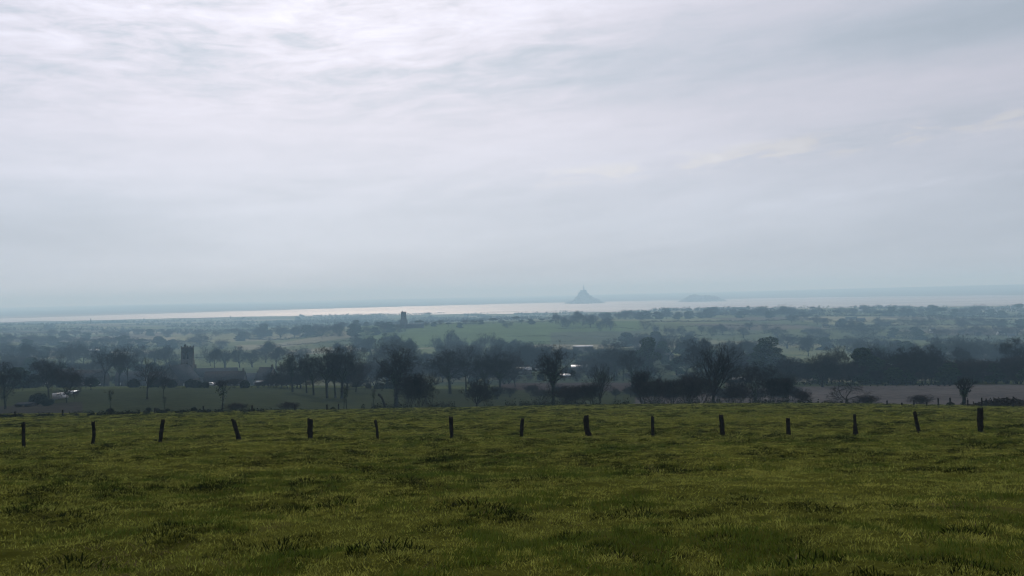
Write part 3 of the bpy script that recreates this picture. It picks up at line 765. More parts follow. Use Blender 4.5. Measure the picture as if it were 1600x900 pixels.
# heap of grubbed-up wood and soil on the crest at the right
def heap(px, d, wpx, hpx, label):
    r = np.random.default_rng(8); P_ = at(px, d); w = wpx * d / F; h = hpx * d / F
    root = empty('brush_heap', P_); tag(root, label, 'heap')
    A = Acc(); n = 26; V = []
    for i in range(n + 1):
        for j in range(9):
            u = i / n * 2 - 1; v_ = j / 8 * 2 - 1
            z = h * 0.62 * max(0, 1 - abs(u) ** 2.2) * max(0, 1 - v_ * v_) * (0.7 + 0.5 * r.random()) - 0.1
            V.append((u * w / 2, v_ * 1.7, z))
    A.add(V, [(i * 9 + j, (i + 1) * 9 + j, (i + 1) * 9 + j + 1, i * 9 + j + 1) for i in range(n) for j in range(8)])
    obj('soil', A.mesh('soil', M['earth']), root)
    B = Acc(); k = 420
    u = r.uniform(-1, 1, k); v_ = r.normal(size=k) * 0.45
    z = h * 0.75 * np.maximum(0, 1 - np.abs(u) ** 2) * np.maximum(0.1, 1 - v_ ** 2) * r.uniform(0.2, 1.15, k)
    c = np.stack([u * w / 2, v_ * 1.8, z], 1); dr = r.normal(size=(k, 3)); dr[:, 2] *= 0.5; dr /= np.linalg.norm(dr, axis=1)[:, None]
    ln = r.uniform(0.15, 0.7, k)[:, None]; rr = r.uniform(0.03, 0.14, k)
    B.segs(c - dr * ln, c + dr * ln, rr, rr * r.uniform(.3, 1, k), 6)
    o = obj('wood', B.mesh('wood', M['stump']), root)
heap(1572, 178, 105, 13, 'long dark heap of grubbed roots and soil by the right edge')

# ------------------------------------------------------------------ buildings
def face_box(A, c, sx, sy, sz): A.box(np.array(c, float), sx, sy, sz)
def house(name, px, d, lpx, wall_px, roof_px, label, cat, rz=0.0, depth=8.0, wallm='wall', roofm='slate', group=None, nwin=3, chim=1, door=True, length=None, over=0.3):
    """a gabled building; lpx, wall_px and roof_px are its length, wall height and roof rise as they look from here"""
    d = RM(d); k = d / F; Ln = length or lpx * k; wh = wall_px * k; rh = roof_px * k; P_ = at(px, d); W_ = depth
    root = empty(name, P_, rz); tag(root, label, cat, group)
    A = Acc(); x, y = Ln / 2, W_ / 2
    V = [(-x, -y, -1.5), (x, -y, -1.5), (x, y, -1.5), (-x, y, -1.5), (-x, -y, wh), (x, -y, wh), (x, y, wh), (-x, y, wh), (-x, 0, wh + rh), (x, 0, wh + rh)]
    A.add(V, [(0, 1, 5, 4), (2, 3, 7, 6), (1, 2, 6, 5), (3, 0, 4, 7), (3, 2, 1, 0)], [(5, 6, 9), (7, 4, 8)])
    obj('wall', A.mesh('wall', M[wallm]), root)
    B = Acc(); t = 0.14; sl_ = rh / y; o_ = over
    for s_ in (-1, 1):
        ye = s_ * (y + o_); ze = wh - o_ * sl_
        a = [(-x - o_, 0, wh + rh + .02), (x + o_, 0, wh + rh + .02), (x + o_, ye, ze + .02), (-x - o_, ye, ze + .02)]
        b_ = [(p[0], p[1], p[2] + t) for p in a]
        f = [(0, 1, 2, 3), (7, 6, 5, 4), (0, 4, 5, 1), (1, 5, 6, 2), (2, 6, 7, 3), (3, 7, 4, 0)]
        B.add(a + b_, f)
    rf = obj('roof', B.mesh('roof', M[roofm]), root)
    for c_ in range(chim):
        C_ = Acc(); cx = (x - 0.6) * (1 if c_ == 0 else -1); C_.box(np.array((cx, 0, wh + rh - 0.8)), 0.7, 1.0, 1.9); C_.box(np.array((cx, 0, wh + rh + 1.1)), 0.85, 1.15, 0.12)
        for s_ in (-.2, .2): C_.segs([(cx, s_, wh + rh + 1.2)], [(cx, s_, wh + rh + 1.55)], [.11], [.10], 8)
        obj('chimney', C_.mesh('chimney', M['wall_dark']), rf)
    for i in range(nwin):
        wx = -x + Ln * (i + 0.5 + (0.15 if i % 2 else 0)) / nwin; wz = min(wh * 0.35, 1.0); ww, wh_ = min(1.1, Ln / nwin * .5), min(1.3, wh * .45)
        for s_ in (-1,):
            G = Acc(); G.box(np.array((wx, s_ * (y + 0.02), wz)), ww, 0.06, wh_); g_ = obj('window', G.mesh('window', M['glass']), root)
            Fm = Acc(); yy_ = s_ * (y + 0.06)
            for bx, bz, bw, bh in ((0, 0, ww, .09), (0, wh_ - .09, ww, .09), (-ww / 2 + .045, .09, .09, wh_ - .18), (ww / 2 - .045, .09, .09, wh_ - .18), (0, .09, .06, wh_ - .18)):
                Fm.box(np.array((wx + bx, yy_, wz + bz)), bw, 0.05, bh)
            obj('frame', Fm.mesh('frame', M['white']), g_)
    if door:
        D_ = Acc(); D_.box(np.array((x * 0.15, -y - 0.03, 0)), min(1.1, Ln * .1 + .3), 0.08, min(2.1, wh * .85)); obj('door', D_.mesh('door', M['wood']), root)
    return root
def church(px, d, wpx, top_px, nave_px, nave_h, label, side=1, name='church'):
    d = RM(d); k = d / F; w = wpx * k / 2; H = top_px * k; P_ = at(px, d); root = empty(name, P_, 0.0); tag(root, label, 'church')
    A = Acc(); V = []
    for z, s_ in ((-2, 1.16), (H * .30, 1.10), (H * .31, 1.04), (H * .62, 1.0), (H * .63, .97), (H * .95, .90), (H * .955, .97), (H * .985, .97)):
        V += [(-w * s_, -w * s_, z), (w * s_, -w * s_, z), (w * s_, w * s_, z), (-w * s_, w * s_, z)]
    n = 8; Q_ = [(i * 4 + j, i * 4 + (j + 1) % 4, i * 4 + 4 + (j + 1) % 4, i * 4 + 4 + j) for i in range(n - 1) for j in range(4)] + [(28, 29, 30, 31)]
    A.add(V, Q_)
    for sx in (-1, 1):      # corner buttresses
        for sy in (-1, 1): A.box(np.array((sx * w * 1.10, sy * w * 1.10, -2)), w * .34, w * .34, H * .6)
    # parapet merlons
    for sx in (-1, -.33, .33, 1):
        for sy in (-1, 1): A.box(np.array((sx * w * .86, sy * w * .88, H * .985)), w * .22, w * .12, H * .03)
    obj('tower', A.mesh('tower', M['stone']), root)
    B = Acc(); B.segs([(-w * .35, -w * .2, H * .985)], [(-w * .35, -w * .2, H * 1.04)], [w * .22], [w * .2], 8); B.segs([(-w * .35, -w * .2, H * 1.04)], [(-w * .35, -w * .2, H * 1.075)], [w * .24], [0.02], 8)
    obj('turret', B.mesh('turret', M['slate']), root)
    for s_ in (-.36, .36):
        G = Acc(); G.box(np.array((s_ * w, -w * .965, H * .68)), w * .34, .12, H * .16); obj('belfry_opening', G.mesh('belfry_opening', M['rubber']), root)
    # nave
    nl = nave_px * k; nw = w * .95; nh = nave_h * k; x0 = side * w * 1.16
    C_ = Acc(); x1 = x0 + side * nl; e = nh * .5
    V = [(x0, -nw, -2), (x1, -nw, -2), (x1, nw, -2), (x0, nw, -2), (x0, -nw, e), (x1, -nw, e), (x1, nw, e), (x0, nw, e), (x0, 0, nh - .1), (x1, 0, nh - .1)]
    C_.add(V, [(0, 1, 5, 4), (2, 3, 7, 6), (1, 2, 6, 5), (3, 0, 4, 7)], [(5, 6, 9), (7, 4, 8)]); obj('nave', C_.mesh('nave', M['stone']), root)
    D_ = Acc()
    for s_ in (-1, 1):
        a = [(x0, 0, nh), (x1 + side * .3, 0, nh), (x1 + side * .3, s_ * (nw + .3), e - .1), (x0, s_ * (nw + .3), e - .1)]
        D_.add(a + [(p[0], p[1], p[2] + .18) for p in a], [(0, 1, 2, 3), (7, 6, 5, 4), (0, 4, 5, 1), (1, 5, 6, 2), (2, 6, 7, 3), (3, 7, 4, 0)])
    obj('roof', D_.mesh('roof', M['slate']), root)
    for i in range(4):
        G = Acc(); G.box(np.array((x0 + side * nl * (i + .5) / 4, -nw - .03, e * .25)), nl * .05, .1, e * .55); obj('window', G.mesh('window', M['glass']), root)
    return root
church(294, 560, 15.5, 56, 64, 23, 'dark square church tower of the near village with a long low nave')
church(631, 1335, 8.2, 25, 26, 6.5, 'hazy square church tower on the far ridge against the bay', name='church')
H_ = house
H_('stone_house', 280, 500, 42, 12, 20, 'gabled stone house in front of the near church tower', 'house', rz=1.35, depth=13, length=18, wallm='wall_dark', chim=2)
H_('stone_house', 352, 478, 58, 11, 12, 'long low house with dark roof beside the near church', 'house', rz=0.05, wallm='wall_dark', roofm='brick_roof', nwin=5)
H_('slate_house', 417, 470, 26, 12, 17, 'steep slate-roofed house with a pale gable, left of the tall tree clump', 'house', rz=-0.5, wallm='wall', chim=1, depth=7.5)
H_('stone_house', 92, 540, 40, 12, 10, 'low house behind the dark round tree at the left', 'house', rz=0.1, wallm='wall_dark', roofm='brick_roof')
H_('stone_house', 140, 520, 48, 13, 10, 'long house with two chimneys left of the church', 'house', rz=-0.06, wallm='wall_dark', roofm='brick_roof', chim=2, nwin=4)
H_('stone_house', 205, 530, 40, 10, 11, 'house half hidden behind the two lone field trees', 'house', rz=0.12, wallm='wall_dark', chim=1)
H_('stone_house', 247, 545, 26, 10, 10, 'small house tucked left of the gabled house', 'house', rz=-0.2, wallm='wall_dark', roofm='brick_roof')
H_('cottage', 388, 545, 30, 9, 9, 'cottage with pale ridge between the nave and the slate house', 'house', rz=0.2, wallm='wall_dark')
H_('shed', 149, 1180, 26, 2, 1.6, 'long shed with a shiny roof far beyond the left houses', 'shed', rz=0.05, depth=14, wallm='wall_dark', roofm='sheet', nwin=0, chim=0)
H_('barn', 811, 600, 38, 8, 3.4, 'long dark barn with a shiny roof edge left of the big round tree', 'barn', rz=0.04, depth=12, wallm='wood', roofm='sheet', nwin=0, chim=0)
H_('barn', 905, 610, 24, 9, 3.0, 'farm barn with a bright sheet roof right of the big round tree', 'barn', rz=-0.05, depth=12, wallm='wood', roofm='sheet', nwin=0, chim=0)
H_('shed', 883, 560, 15, 4, 2.2, 'small lean shed with bright roof beside the farm barn', 'shed', rz=0.1, depth=7, wallm='wood', roofm='sheet', nwin=0, chim=0)
H_('barn', 911, 880, 30, 9, 1.5, 'broad barn with white roof standing higher behind the farm', 'barn', rz=0.03, depth=16, wallm='wood', roofm='pale_sheet', nwin=0, chim=0)
H_('shed', 1150, 400, 24, 11, 2.6, 'low shed with a glinting sheet roof behind the big bare tree', 'shed', rz=0.06, depth=8, wallm='wood', roofm='sheet', nwin=0, chim=0)
H_('farmhouse', 835, 640, 34, 12, 9, 'farmhouse among the trees behind the long dark barn', 'house', rz=0.1, wallm='wall_dark', roofm='brick_roof')
H_('farmhouse', 1045, 760, 20, 6, 6, 'pale-gabled house between the evergreen and the big bare tree', 'house', rz=1.2, wallm='wall')
H_('cabin', 114, 350, 10, 3.0, 1.2, 'small cabin with a bright sheet roof among the trees at the left', 'cabin', rz=0.1, wallm='wall_dark', roofm='sheet', chim=0, depth=3.5, nwin=1)
H_('shed', 41, 292, 20, 3, 2, 'low pale shed roof at the far left edge of the field', 'shed', rz=-0.05, wallm='wall_dark', roofm='slate', chim=0, depth=4, nwin=0)
FAR = [(1236, 2000, 14, 3, 3, 'wall'), (1330, 1750, 16, 2.5, 2, 'wall'), (1345, 1700, 12, 2.5, 2.5, 'wall_dark'), (1380, 1600, 22, 2.0, 2.0, 'wall_dark'), (1457, 1420, 7, 4, 3, 'white'), (1500, 1400, 8, 3, 2.5, 'wall'),
       (1527, 1380, 8, 2.6, 2.6, 'wall_dark'), (1564, 1400, 9, 3.5, 2.5, 'white'), (1580, 1340, 9, 2.5, 2.5, 'wall'), (1290, 1450, 8, 2.5, 2.5, 'wall'), (1310, 1500, 9, 3, 3, 'wall_dark'), (572, 1000, 10, 6, 5, 'wall_dark'),
       (1205, 2300, 8, 3, 2, 'white'), (1268, 2450, 8, 3, 2, 'white'), (1346, 2350, 7, 3, 2, 'white'), (560, 1040, 16, 5, 5, 'wall')]
for i, (px, d, l_, wh, rh, wm) in enumerate(FAR):
    where = 'among trees on the far right slope' if px > 1280 else 'on the distant ridge right of the islands' if px > 1000 else 'in the valley below the far church tower'
    n_in = [j for j, f in enumerate(sorted([f[0] for f in FAR if (f[0] > 1280, f[0] > 1000) == (px > 1280, px > 1000)])) if f == px][0]
    H_('distant_house', px, d, l_, wh, rh, f"tiny {'white' if wm == 'white' else 'pale' if wm == 'wall' else 'grey'} house {where}, {ORD[n_in]} from the left", 'house', rz=random.uniform(-.4, .4), depth=8,
       wallm=wm, roofm='slate', group='distant houses seen through haze', nwin=2, chim=1, door=False)
# small spires and a water tower on the coastal plain
for px, d, h, lb in ((142, 3600, 8, 'thin pale mast standing on the plain before the water'), (225, 4300, 5.5, 'tiny church spire on the coastal plain at the left'), (360, 4400, 5, 'tiny church spire on the shore left of the poplars')):
    k = d / F; P_ = at(px, d); root = empty('distant_spire', P_); tag(root, lb, 'spire')
    A = Acc(); A.box(np.array((0, 0, -2.0)), 2.4 * 1.6, 4, h * k * .6 + 2); obj('tower', A.mesh('tower', M['stone']), root)
    A = Acc(); A.segs([(0, 0, h * k * .6)], [(0, 0, h * k + 1)], [2.4], [.1], 4); obj('spire', A.mesh('spire', M['slate']), root)

# a parked van and a car in the village
def car(px, d, L_, Wd, Hh, m, label, rz, van=False):
    d = RM(d)
    P_ = at(px, d); root = empty('parked_van' if van else 'parked_car', P_, rz); tag(root, label, 'van' if van else 'car')
    A = Acc(); x, y = L_ / 2, Wd / 2
    prof = [(-x, .35), (-x, Hh * (.95 if van else .55)), (-x * .9, Hh if van else Hh * .62), (-x * .75, Hh), (x * (.35 if van else .1), Hh), (x * (.6 if van else .42), Hh * .62), (x * .95, Hh * .52), (x, Hh * .4), (x, .35)]
    n = len(prof); V = [(p[0], -y, p[1]) for p in prof] + [(p[0], y, p[1]) for p in prof]
    A.add(V, [(i, (i + 1) % n, n + (i + 1) % n, n + i) for i in range(n)], [(0, i + 1, i) for i in range(1, n - 1)] + [(n, n + i, n + i + 1) for i in range(1, n - 1)])
    obj('body', A.mesh('body', M[m]), root)
    for s_ in (-1, 1):
        G = Acc(); G.box(np.array((0.0 if not van else x * .3, s_ * (y + .01), Hh * .63)), L_ * (.4 if not van else .18), .03, Hh * .25); obj('window', G.mesh('window', M['glass']), root)
        for e in (-.62, .62):
            T_ = Acc(); T_.segs([(e * x, s_ * (y - .12), .33)], [(e * x, s_ * (y + .03), .33)], [.33], [.33], 14); w_ = obj('wheel', T_.mesh('wheel', M['rubber']), root)
            h_ = Acc(); h_.segs([(e * x, s_ * (y + .03), .33)], [(e * x, s_ * (y + .05), .33)], [.19], [.17], 10); obj('rim', h_.mesh('rim', M['sheet']), w_)
def carpaint(n, c):
    M[n] = mat(n, c, rough=.18, spec=.6, var=.03)
carpaint('paint_white', (.3, .3, .3)); carpaint('paint_grey', (.25, .26, .28))
car(94, 318, 4.4, 1.9, 2.0, 'paint_white', 'white van parked under the trees at the left', 1.25, True)
car(341, 420, 4.3, 1.8, 1.45, 'paint_grey', 'grey car glinting behind the slender tree in the field', 0.3)
car(331, 428, 4.2, 1.8, 1.45, 'paint_white', 'white car parked left of the glinting grey car', -0.2)
car(409, 430, 5.0, 2.0, 2.2, 'paint_white', 'white van parked in front of the slate-roofed house', 0.1, True)

# ------------------------------------------------------------------ the two islands in the bay
def mound(prof, depth, r, n=56, rough=2.0):
    """prof: (x, height) silhouette; a rocky body with that silhouette and its own depth"""
    xs = np.linspace(prof[0][0], prof[-1][0], n); hs = np.interp(xs, [p[0] for p in prof], [p[1] for p in prof])
    m_ = 24; V = []
    for i, x in enumerate(xs):
        half = depth / 2 * math.sqrt(max(0.02, 1 - ((x - xs.mean()) / (xs[-1] - xs[0]) * 2) ** 2))
        for j in range(m_):
            u = j / (m_ - 1) * 2 - 1; z = hs[i] * max(0, 1 - abs(u) ** 1.7) + r.normal() * rough * min(1, hs[i] / 12)
            V.append((x, u * half, max(z, 0) - (3 if abs(u) > .98 else 0)))
    Q_ = [(i * m_ + j, (i + 1) * m_ + j, (i + 1) * m_ + j + 1, i * m_ + j + 1) for i in range(n - 1) for j in range(m_ - 1)]
    return V, Q_
dM = 7300.0; k = dM / F; cx = 911.5
a_ = az_of(cx); root = empty('abbey_island', (dM * math.sin(a_), dM * math.cos(a_), SEA - .5), -a_)
tag(root, 'steep rocky island crowned by an abbey and a needle spire in the bay', 'island')
r = np.random.default_rng(77)
pf = [(-31, 0), (-27, 2.2), (-19, 3.8), (-15, 6.5), (-11, 11), (-7.5, 14), (-3, 17), (2, 17.2), (6, 15), (10, 12.5), (14, 9.5), (19, 7.5), (25, 4.5), (30, 2.5), (34, 0)]
A = Acc(); V_, Q_ = mound([(x * k, h * k) for x, h in pf], 230, r, rough=2.5); A.add(V_, Q_); obj('rock', A.mesh('rock', M['mont']), root)
A = Acc()
for i in range(26):
    a0, a1 = i * 6.283 / 26, (i + 1) * 6.283 / 26; p = lambda a: np.array((math.cos(a) * 29 * k, math.sin(a) * 118, 0))
    c = (p(a0) + p(a1)) / 2; dd = p(a1) - p(a0); A.box(np.array((c[0], c[1], -2)), float(np.linalg.norm(dd)) * 1.02, 3, 12, math.atan2(dd[1], dd[0]))
obj('rampart', A.mesh('rampart', M['mont']), root)
A = Acc()
A.box(np.array((-1 * k, 0, 11 * k)), 14 * k, 62, 6.6 * k); A.box(np.array((-5.4 * k, -14, 9 * k)), 7 * k, 40, 6.2 * k); A.box(np.array((5.6 * k, -8, 9 * k)), 6 * k, 46, 6.8 * k)
A.box(np.array((11 * k, -4, 7 * k)), 5 * k, 30, 5.2 * k); A.box(np.array((-11 * k, 4, 7 * k)), 5 * k, 30, 3.4 * k)
for i in range(14): A.box(np.array(((-8 + i * 1.2) * k, -33, 9 * k)), 2.0, 3, 5.5 * k)
obj('abbey', A.mesh('abbey', M['mont']), root)
A = Acc(); nh = 17.2 * k
V_ = [(-5 * k, -9, nh), (5 * k, -9, nh), (5 * k, 9, nh), (-5 * k, 9, nh), (-5 * k, 0, nh + 4.0 * k), (5 * k, 0, nh + 4.0 * k)]
A.add(V_, [(0, 1, 5, 4), (2, 3, 4, 5)], [(1, 2, 5), (3, 0, 4)]); A.box(np.array((0, 0, 16 * k)), 10 * k, 17, 1.6 * k)
obj('church_roof', A.mesh('church_roof', M['mont']), root)
A = Acc(); A.box(np.array((.6 * k, 0, 17 * k)), 9, 9, 5.6 * k); A.segs([(.6 * k, 0, 22.6 * k)], [(.6 * k, 0, 31 * k)], [4.2], [.3], 8); obj('spire', A.mesh('spire', M['mont']), root)
A = Acc()
for i in range(70):
    u = r.uniform(-26, 28); h = np.interp(u, [p[0] for p in pf], [p[1] for p in pf]) * k; v_ = -r.uniform(.35, .85); z = h * (1 - abs(v_) ** 1.7)
    x = u * k; y = v_ * 115 * math.sqrt(max(.05, 1 - (u / 33) ** 2)); s_ = r.uniform(6, 11)
    A.box(np.array((x, y, z - 3)), s_, 7, 9); A.add([(x - s_ / 2, y - 3.6, z + 6.01), (x + s_ / 2, y - 3.6, z + 6.01), (x + s_ / 2, y + 3.6, z + 6.01), (x - s_ / 2, y + 3.6, z + 6.01), (x - s_ / 2, y, z + 9.5), (x + s_ / 2, y, z + 9.5)], [(0, 1, 5, 4), (2, 3, 4, 5)], [(1, 2, 5), (3, 0, 4)])
tag(obj('village_houses', A.mesh('village_houses', M['mont']), root), kind='stuff')
dT = 7000.0; k = dT / F; a_ = az_of(1097); root = tag(empty('rocky_islet', (dT * math.sin(a_), dT * math.cos(a_), SEA - .5), -a_), 'low bare rocky islet right of the abbey island in the bay', 'island')
A = Acc(); V_, Q_ = mound([(x * k, h * k) for x, h in [(-38, 0), (-33, 2.2), (-27, 5), (-22, 8.5), (-18, 10.5), (-10, 11), (-4, 9.2), (4, 9.6), (11, 8.2), (18, 8.8), (24, 6), (31, 3), (38, 0)]], 160, r, rough=3)
A.add(V_, Q_); obj('rock', A.mesh('rock', M['mont']), root)

# ------------------------------------------------------------------ trees that can be told apart
CR = 200   # just behind the crest of the pasture
TREES = [ # kind, px, d, height px, width px, label
    ('oak2', 8, 285, 66, 46, 'dense bare tree cut by the left edge of the photo'),
    ('ever2', 30, 420, 34, 40, 'dark bushy tree right of the one at the left edge'),
    ('oak', 76, 330, 62, 48, 'dark round-crowned tree in front of the left houses'),
    ('oak3', 104, 300, 52, 32, 'reddish bare tree beside the bright-roofed cabin'),
    ('open2', 163, 455, 60, 44, 'bare spreading tree left of a pair, behind the left field'),
    ('tall', 186, 470, 58, 34, 'middle tree of the group behind the left field'),
    ('open', 200, 490, 64, 34, 'tall open-branched tree closing the group behind the left field'),
    ('open', 230, 297, 62, 40, 'bare tree with flared base standing alone in the left field'),
    ('open', 255, 300, 40, 20, 'smaller round tree with flared base beside the lone field tree'),
    ('slim', 173, 205, 36, 9, 'slim sapling on the crest left of the lone field trees'),
    ('slim', 258, 240, 24, 6, 'thin sapling below the smaller of the lone field trees'),
    ('slim', 346, 215, 50, 22, 'slender ball-headed tree in front of the glinting car'),
    ('tall2', 457, 340, 68, 26, 'slim tree with a tufted top, at the left end of the tall tree clump'),
    ('tall', 479, 335, 64, 28, 'second tree of the tall clump, with an uneven top'),
    ('tall', 490, 322, 62, 34, 'ivy-clad tree third from the left in the tall clump'),
    ('tall', 511, 305, 82, 46, 'thick-trunked tallest tree in the middle of the tall clump'),
    ('tall', 524, 308, 70, 34, 'leaning ivy-clad tree between the two thick trunks of the clump'),
    ('tall', 534, 305, 84, 50, 'broad dark tree with ragged top, right of the clump middle'),
    ('oak3', 556, 345, 52, 50, 'lower reddish tree closing the right end of the tall clump'),
    ('oak3', 440, 380, 40, 34, 'reddish tree between the slate house and the tall clump'),
    ('slim', 537, 205, 36, 12, 'thin stem on the crest, left one of a close pair'),
    ('slim', 542, 203, 42, 14, 'thin stem on the crest, right one of a close pair'),
    ('slim', 585, 203, 34, 9, 'upright ivy-wrapped stem standing on the crest'),
    ('tall2', 619, 255, 104, 64, 'big crooked bare tree with forked crown left of centre'),
    ('thicket2', 640, 235, 54, 36, 'dark bushy tree at the foot of the big crooked tree'),
    ('thicket2', 655, 215, 60, 50, 'many-stemmed dark tree right of the crooked tree'),
    ('apple', 677, 213, 36, 34, 'small forked tree at the right end of the dark clump'),
    ('tall', 703, 345, 70, 56, 'ivy-trunked tree behind the small forked tree'),
    ('open2', 728, 360, 74, 46, 'broad reddish tree behind the rounded vase tree'),
    ('round', 745, 218, 48, 48, 'rounded bare tree with fanning branches alone on the crest'),
    ('tall', 759, 350, 64, 46, 'ivy-trunked tree left of the last tree before the barn'),
    ('tall', 781, 352, 66, 44, 'ivy-trunked tree nearest the long dark barn'),
    ('oak3', 805, 420, 56, 44, 'hazy reddish tree above the long dark barn'),
    ('tall2', 864, 232, 100, 52, 'big round-crowned bare tree in front of the farm barns'),
    ('apple', 852, 205, 34, 34, 'small low tree at the foot of the big round-crowned tree'),
    ('thicket', 888, 208, 34, 40, 'twiggy bush right of the big round-crowned tree'),
    ('thicket', 905, 206, 34, 34, 'twiggy bush left of the fork-topped dense tree'),
    ('vase', 937, 215, 66, 34, 'dense upright tree between the farm and the dark hedge'),
    ('thicket2', 925, 205, 38, 24, 'short bush leaning on the dense upright tree'),
    ('oak', 830, 600, 52, 50, 'hazy spreading tree above the farmhouse'),
    ('oak2', 960, 520, 58, 44, 'hazy bare tree behind the dense upright tree'),
    ('tall', 988, 420, 62, 32, 'tall ivy-clad trunk left of the solid evergreen'),
    ('ever', 1010, 560, 66, 44, 'solid dark evergreen towering right of the farm'),
    ('tall2', 974, 520, 50, 14, 'narrow ivy-covered stem in the green field beyond the farm'),
    ('thicket2', 1004, 208, 58, 34, 'tall dark bush at the left end of the crest hedge'),
    ('thicket', 1024, 206, 44, 46, 'wide dark bush second along the crest hedge'),
    ('thicket2', 1048, 210, 42, 44, 'dark bush in the middle of the crest hedge'),
    ('thicket', 1075, 206, 48, 46, 'dark bush pressed against the big vase-shaped tree'),
    ('vase', 1114, 212, 92, 72, 'big dark vase-shaped bare tree rising from the crest'),
    ('tall', 1098, 450, 74, 56, 'hazier broad tree behind the big vase-shaped tree'),
    ('thicket', 1096, 205, 46, 40, 'low bush at the foot of the big vase-shaped tree'),
    ('oak2', 1180, 240, 64, 66, 'dark low spreading tree right of the big vase-shaped tree'),
    ('thicket', 1150, 206, 34, 40, 'bush between the big tree and the low spreading tree'),
    ('thicket2', 1207, 206, 44, 34, 'upright twiggy bush right of the low spreading tree'),
    ('thicket2', 1228, 206, 42, 30, 'last upright bush at the right end of the crest hedge'),
    ('oak3', 1150, 520, 62, 40, 'hazy tree behind the shed with the glinting roof'),
    ('ever', 1196, 540, 70, 56, 'broad dark tree mass behind the low spreading tree'),
    ('round', 1263, 900, 32, 24, 'small tree standing out against the pale field on the right'),
    ('apple', 1325, 205, 44, 62, 'low wide-branching orchard tree before the ploughed field'),
    ('pollard', 1505, 206, 40, 24, 'pollard with a dark block of growth before the ploughed field'),
    ('round', 1285, 380, 50, 40, 'brown bushy tree left end of the wood above the ploughed field'),
    ('oak3', 1312, 400, 58, 46, 'second bushy tree of the wood above the ploughed field'),
    ('ever2', 1348, 400, 62, 42, 'dark green tree of the wood above the ploughed field'),
    ('oak', 1375, 420, 60, 44, 'bare tree right of the dark green one above the ploughed field'),
    ('tall', 1408, 395, 56, 34, 'ivy-trunked tree left one of three above the dark hedge'),
    ('tall', 1430, 392, 58, 36, 'ivy-trunked tree in the middle of three above the dark hedge'),
    ('oak2', 1455, 395, 56, 44, 'spreading tree right one of three above the dark hedge'),
    ('lead', 1497, 520, 48, 30, 'twin-looking bare tree rising before the green strip on the right'),
    ('apple', 1556, 480, 30, 34, 'small faint tree in front of the green strip at right'),
    ('oak2', 1592, 420, 62, 44, 'bare tree at the right edge above the ploughed field'),
    ('oak3', 1532, 420, 30, 44, 'low scrubby tree right of the pollard beyond the ploughed field'),
    ('shrub', 1485, 189, 6, 10, 'small round shrub left of the pollard on the crest'),
    ('thicket', 1255, 203, 20, 26, 'faint twiggy bush right of the crest hedge'),
    ('thicket', 1355, 205, 14, 34, 'thin low bush right of the orchard tree'),
    ('thicket', 1438, 205, 16, 32, 'thin low bush between the orchard tree and the pollard'),
    ('thicket', 451, 205, 14, 26, 'thin low bush on the crest below the tall clump'),
    ('thicket', 369, 203, 14, 28, 'thin low bush on the crest right of the slender tree'),
    ('shrub', 172, 190, 8, 14, 'dark low shrub at the foot of the slim sapling'),
    ('shrub', 232, 190, 8, 9, 'round dark shrub below the lone field tree'),
    ('shrub', 246, 189, 6, 10, 'low dark shrub between the round shrub and the thin sapling'),
    ('shrub', 262, 190, 6, 9, 'small dark shrub under the thin sapling'),
    ('shrub', 303, 190, 8, 9, 'round dark shrub left of the slender ball-headed tree'),
    ('shrub', 520, 190, 5, 8, 'tiny dark shrub between two far posts'),
    ('shrub', 50, 420, 20, 26, 'dark green shrub above the pale shed at left'),
    ('shrub', 105, 420, 18, 30, 'dark shrub right of the white van'),
    ('shrub', 60, 300, 16, 30, 'dark shrub by the pale shed at left'),
    ('shrub', 75, 290, 10, 20, 'low shrub at the corner of the left field'),
]
for (kd, px, d, h, w, lb) in TREES:
    rise = 0
    if d <= 290:    # the foot hides behind the crest: keep the height that shows
        P_ = at(px, d); yb = project(P_)[1]; Pc = at(px, 188); yc = project(Pc)[1]; rise = max(0, yb - yc)
    tree(kd, px, d, h + rise, w, lb)
# a leaning stump-like stem
P_ = at(601, 203); A = Acc(); s_ = 203 / F
pts = [(2.5, 0), (1.5, 9), (-1, 18), (-4, 26), (-8, 31), (-10, 31)]
for (a0, b0), (a1, b1), rr in zip(pts, pts[1:], (.30, .26, .24, .25, .30)): A.segs([(a0 * s_, 0, b0 * s_ - .8)], [(a1 * s_, 0, b1 * s_ - .8)], [rr], [rr * .92], 7)
root = tag(empty('leaning_tree', P_), 'bare crooked stem leaning left on the crest beside the ivy-wrapped stem', 'tree'); obj('trunk', A.mesh('trunk', M['bark']), root)

# ------------------------------------------------------------------ hedges that part the fields
def hedge(pts, h, label, seed, dmin=300):
    r = np.random.default_rng(seed); W_ = []
    for (px, py) in pts:
        d = dist_for(px, py, RM(dmin)); a = az_of(px); W_.append((d * math.sin(a), d * math.cos(a)))
    W_ = np.array(W_); A = Acc(); o_ = W_[0]; C = []
    for p, q_ in zip(W_[:-1], W_[1:]):
        L_ = float(np.hypot(*(q_ - p))); n = int(min(L_ * 7, 9000)); t = r.random(n)
        nz = 0.65 + 0.5 * grid_noise(t * L_ / 9, t * 0 + seed, 71) + 0.3 * grid_noise(t * L_ / 2.5, t * 0 + seed, 72)
        xy = p + (q_ - p) * t[:, None] + r.normal(size=(n, 2)) * h * 0.28
        z = terrain(xy[:, 0], xy[:, 1]) + np.maximum(.1, nz) * h * r.random(n) ** 0.8
        C.append(np.column_stack([xy, z])[nz > .12])
    C = np.concatenate(C); base = np.array([o_[0], o_[1], tz(*o_)])
    A.leaves(C - base, 0.16 * max(1, h / 2.2) * (1 + np.hypot(C[:, 0], C[:, 1]) / 1800), r)
    o = obj('hedge', A.mesh('hedge', M['hedge'])); o.location = base
    tag(o, label, 'hedge', 'hedges parting the fields')
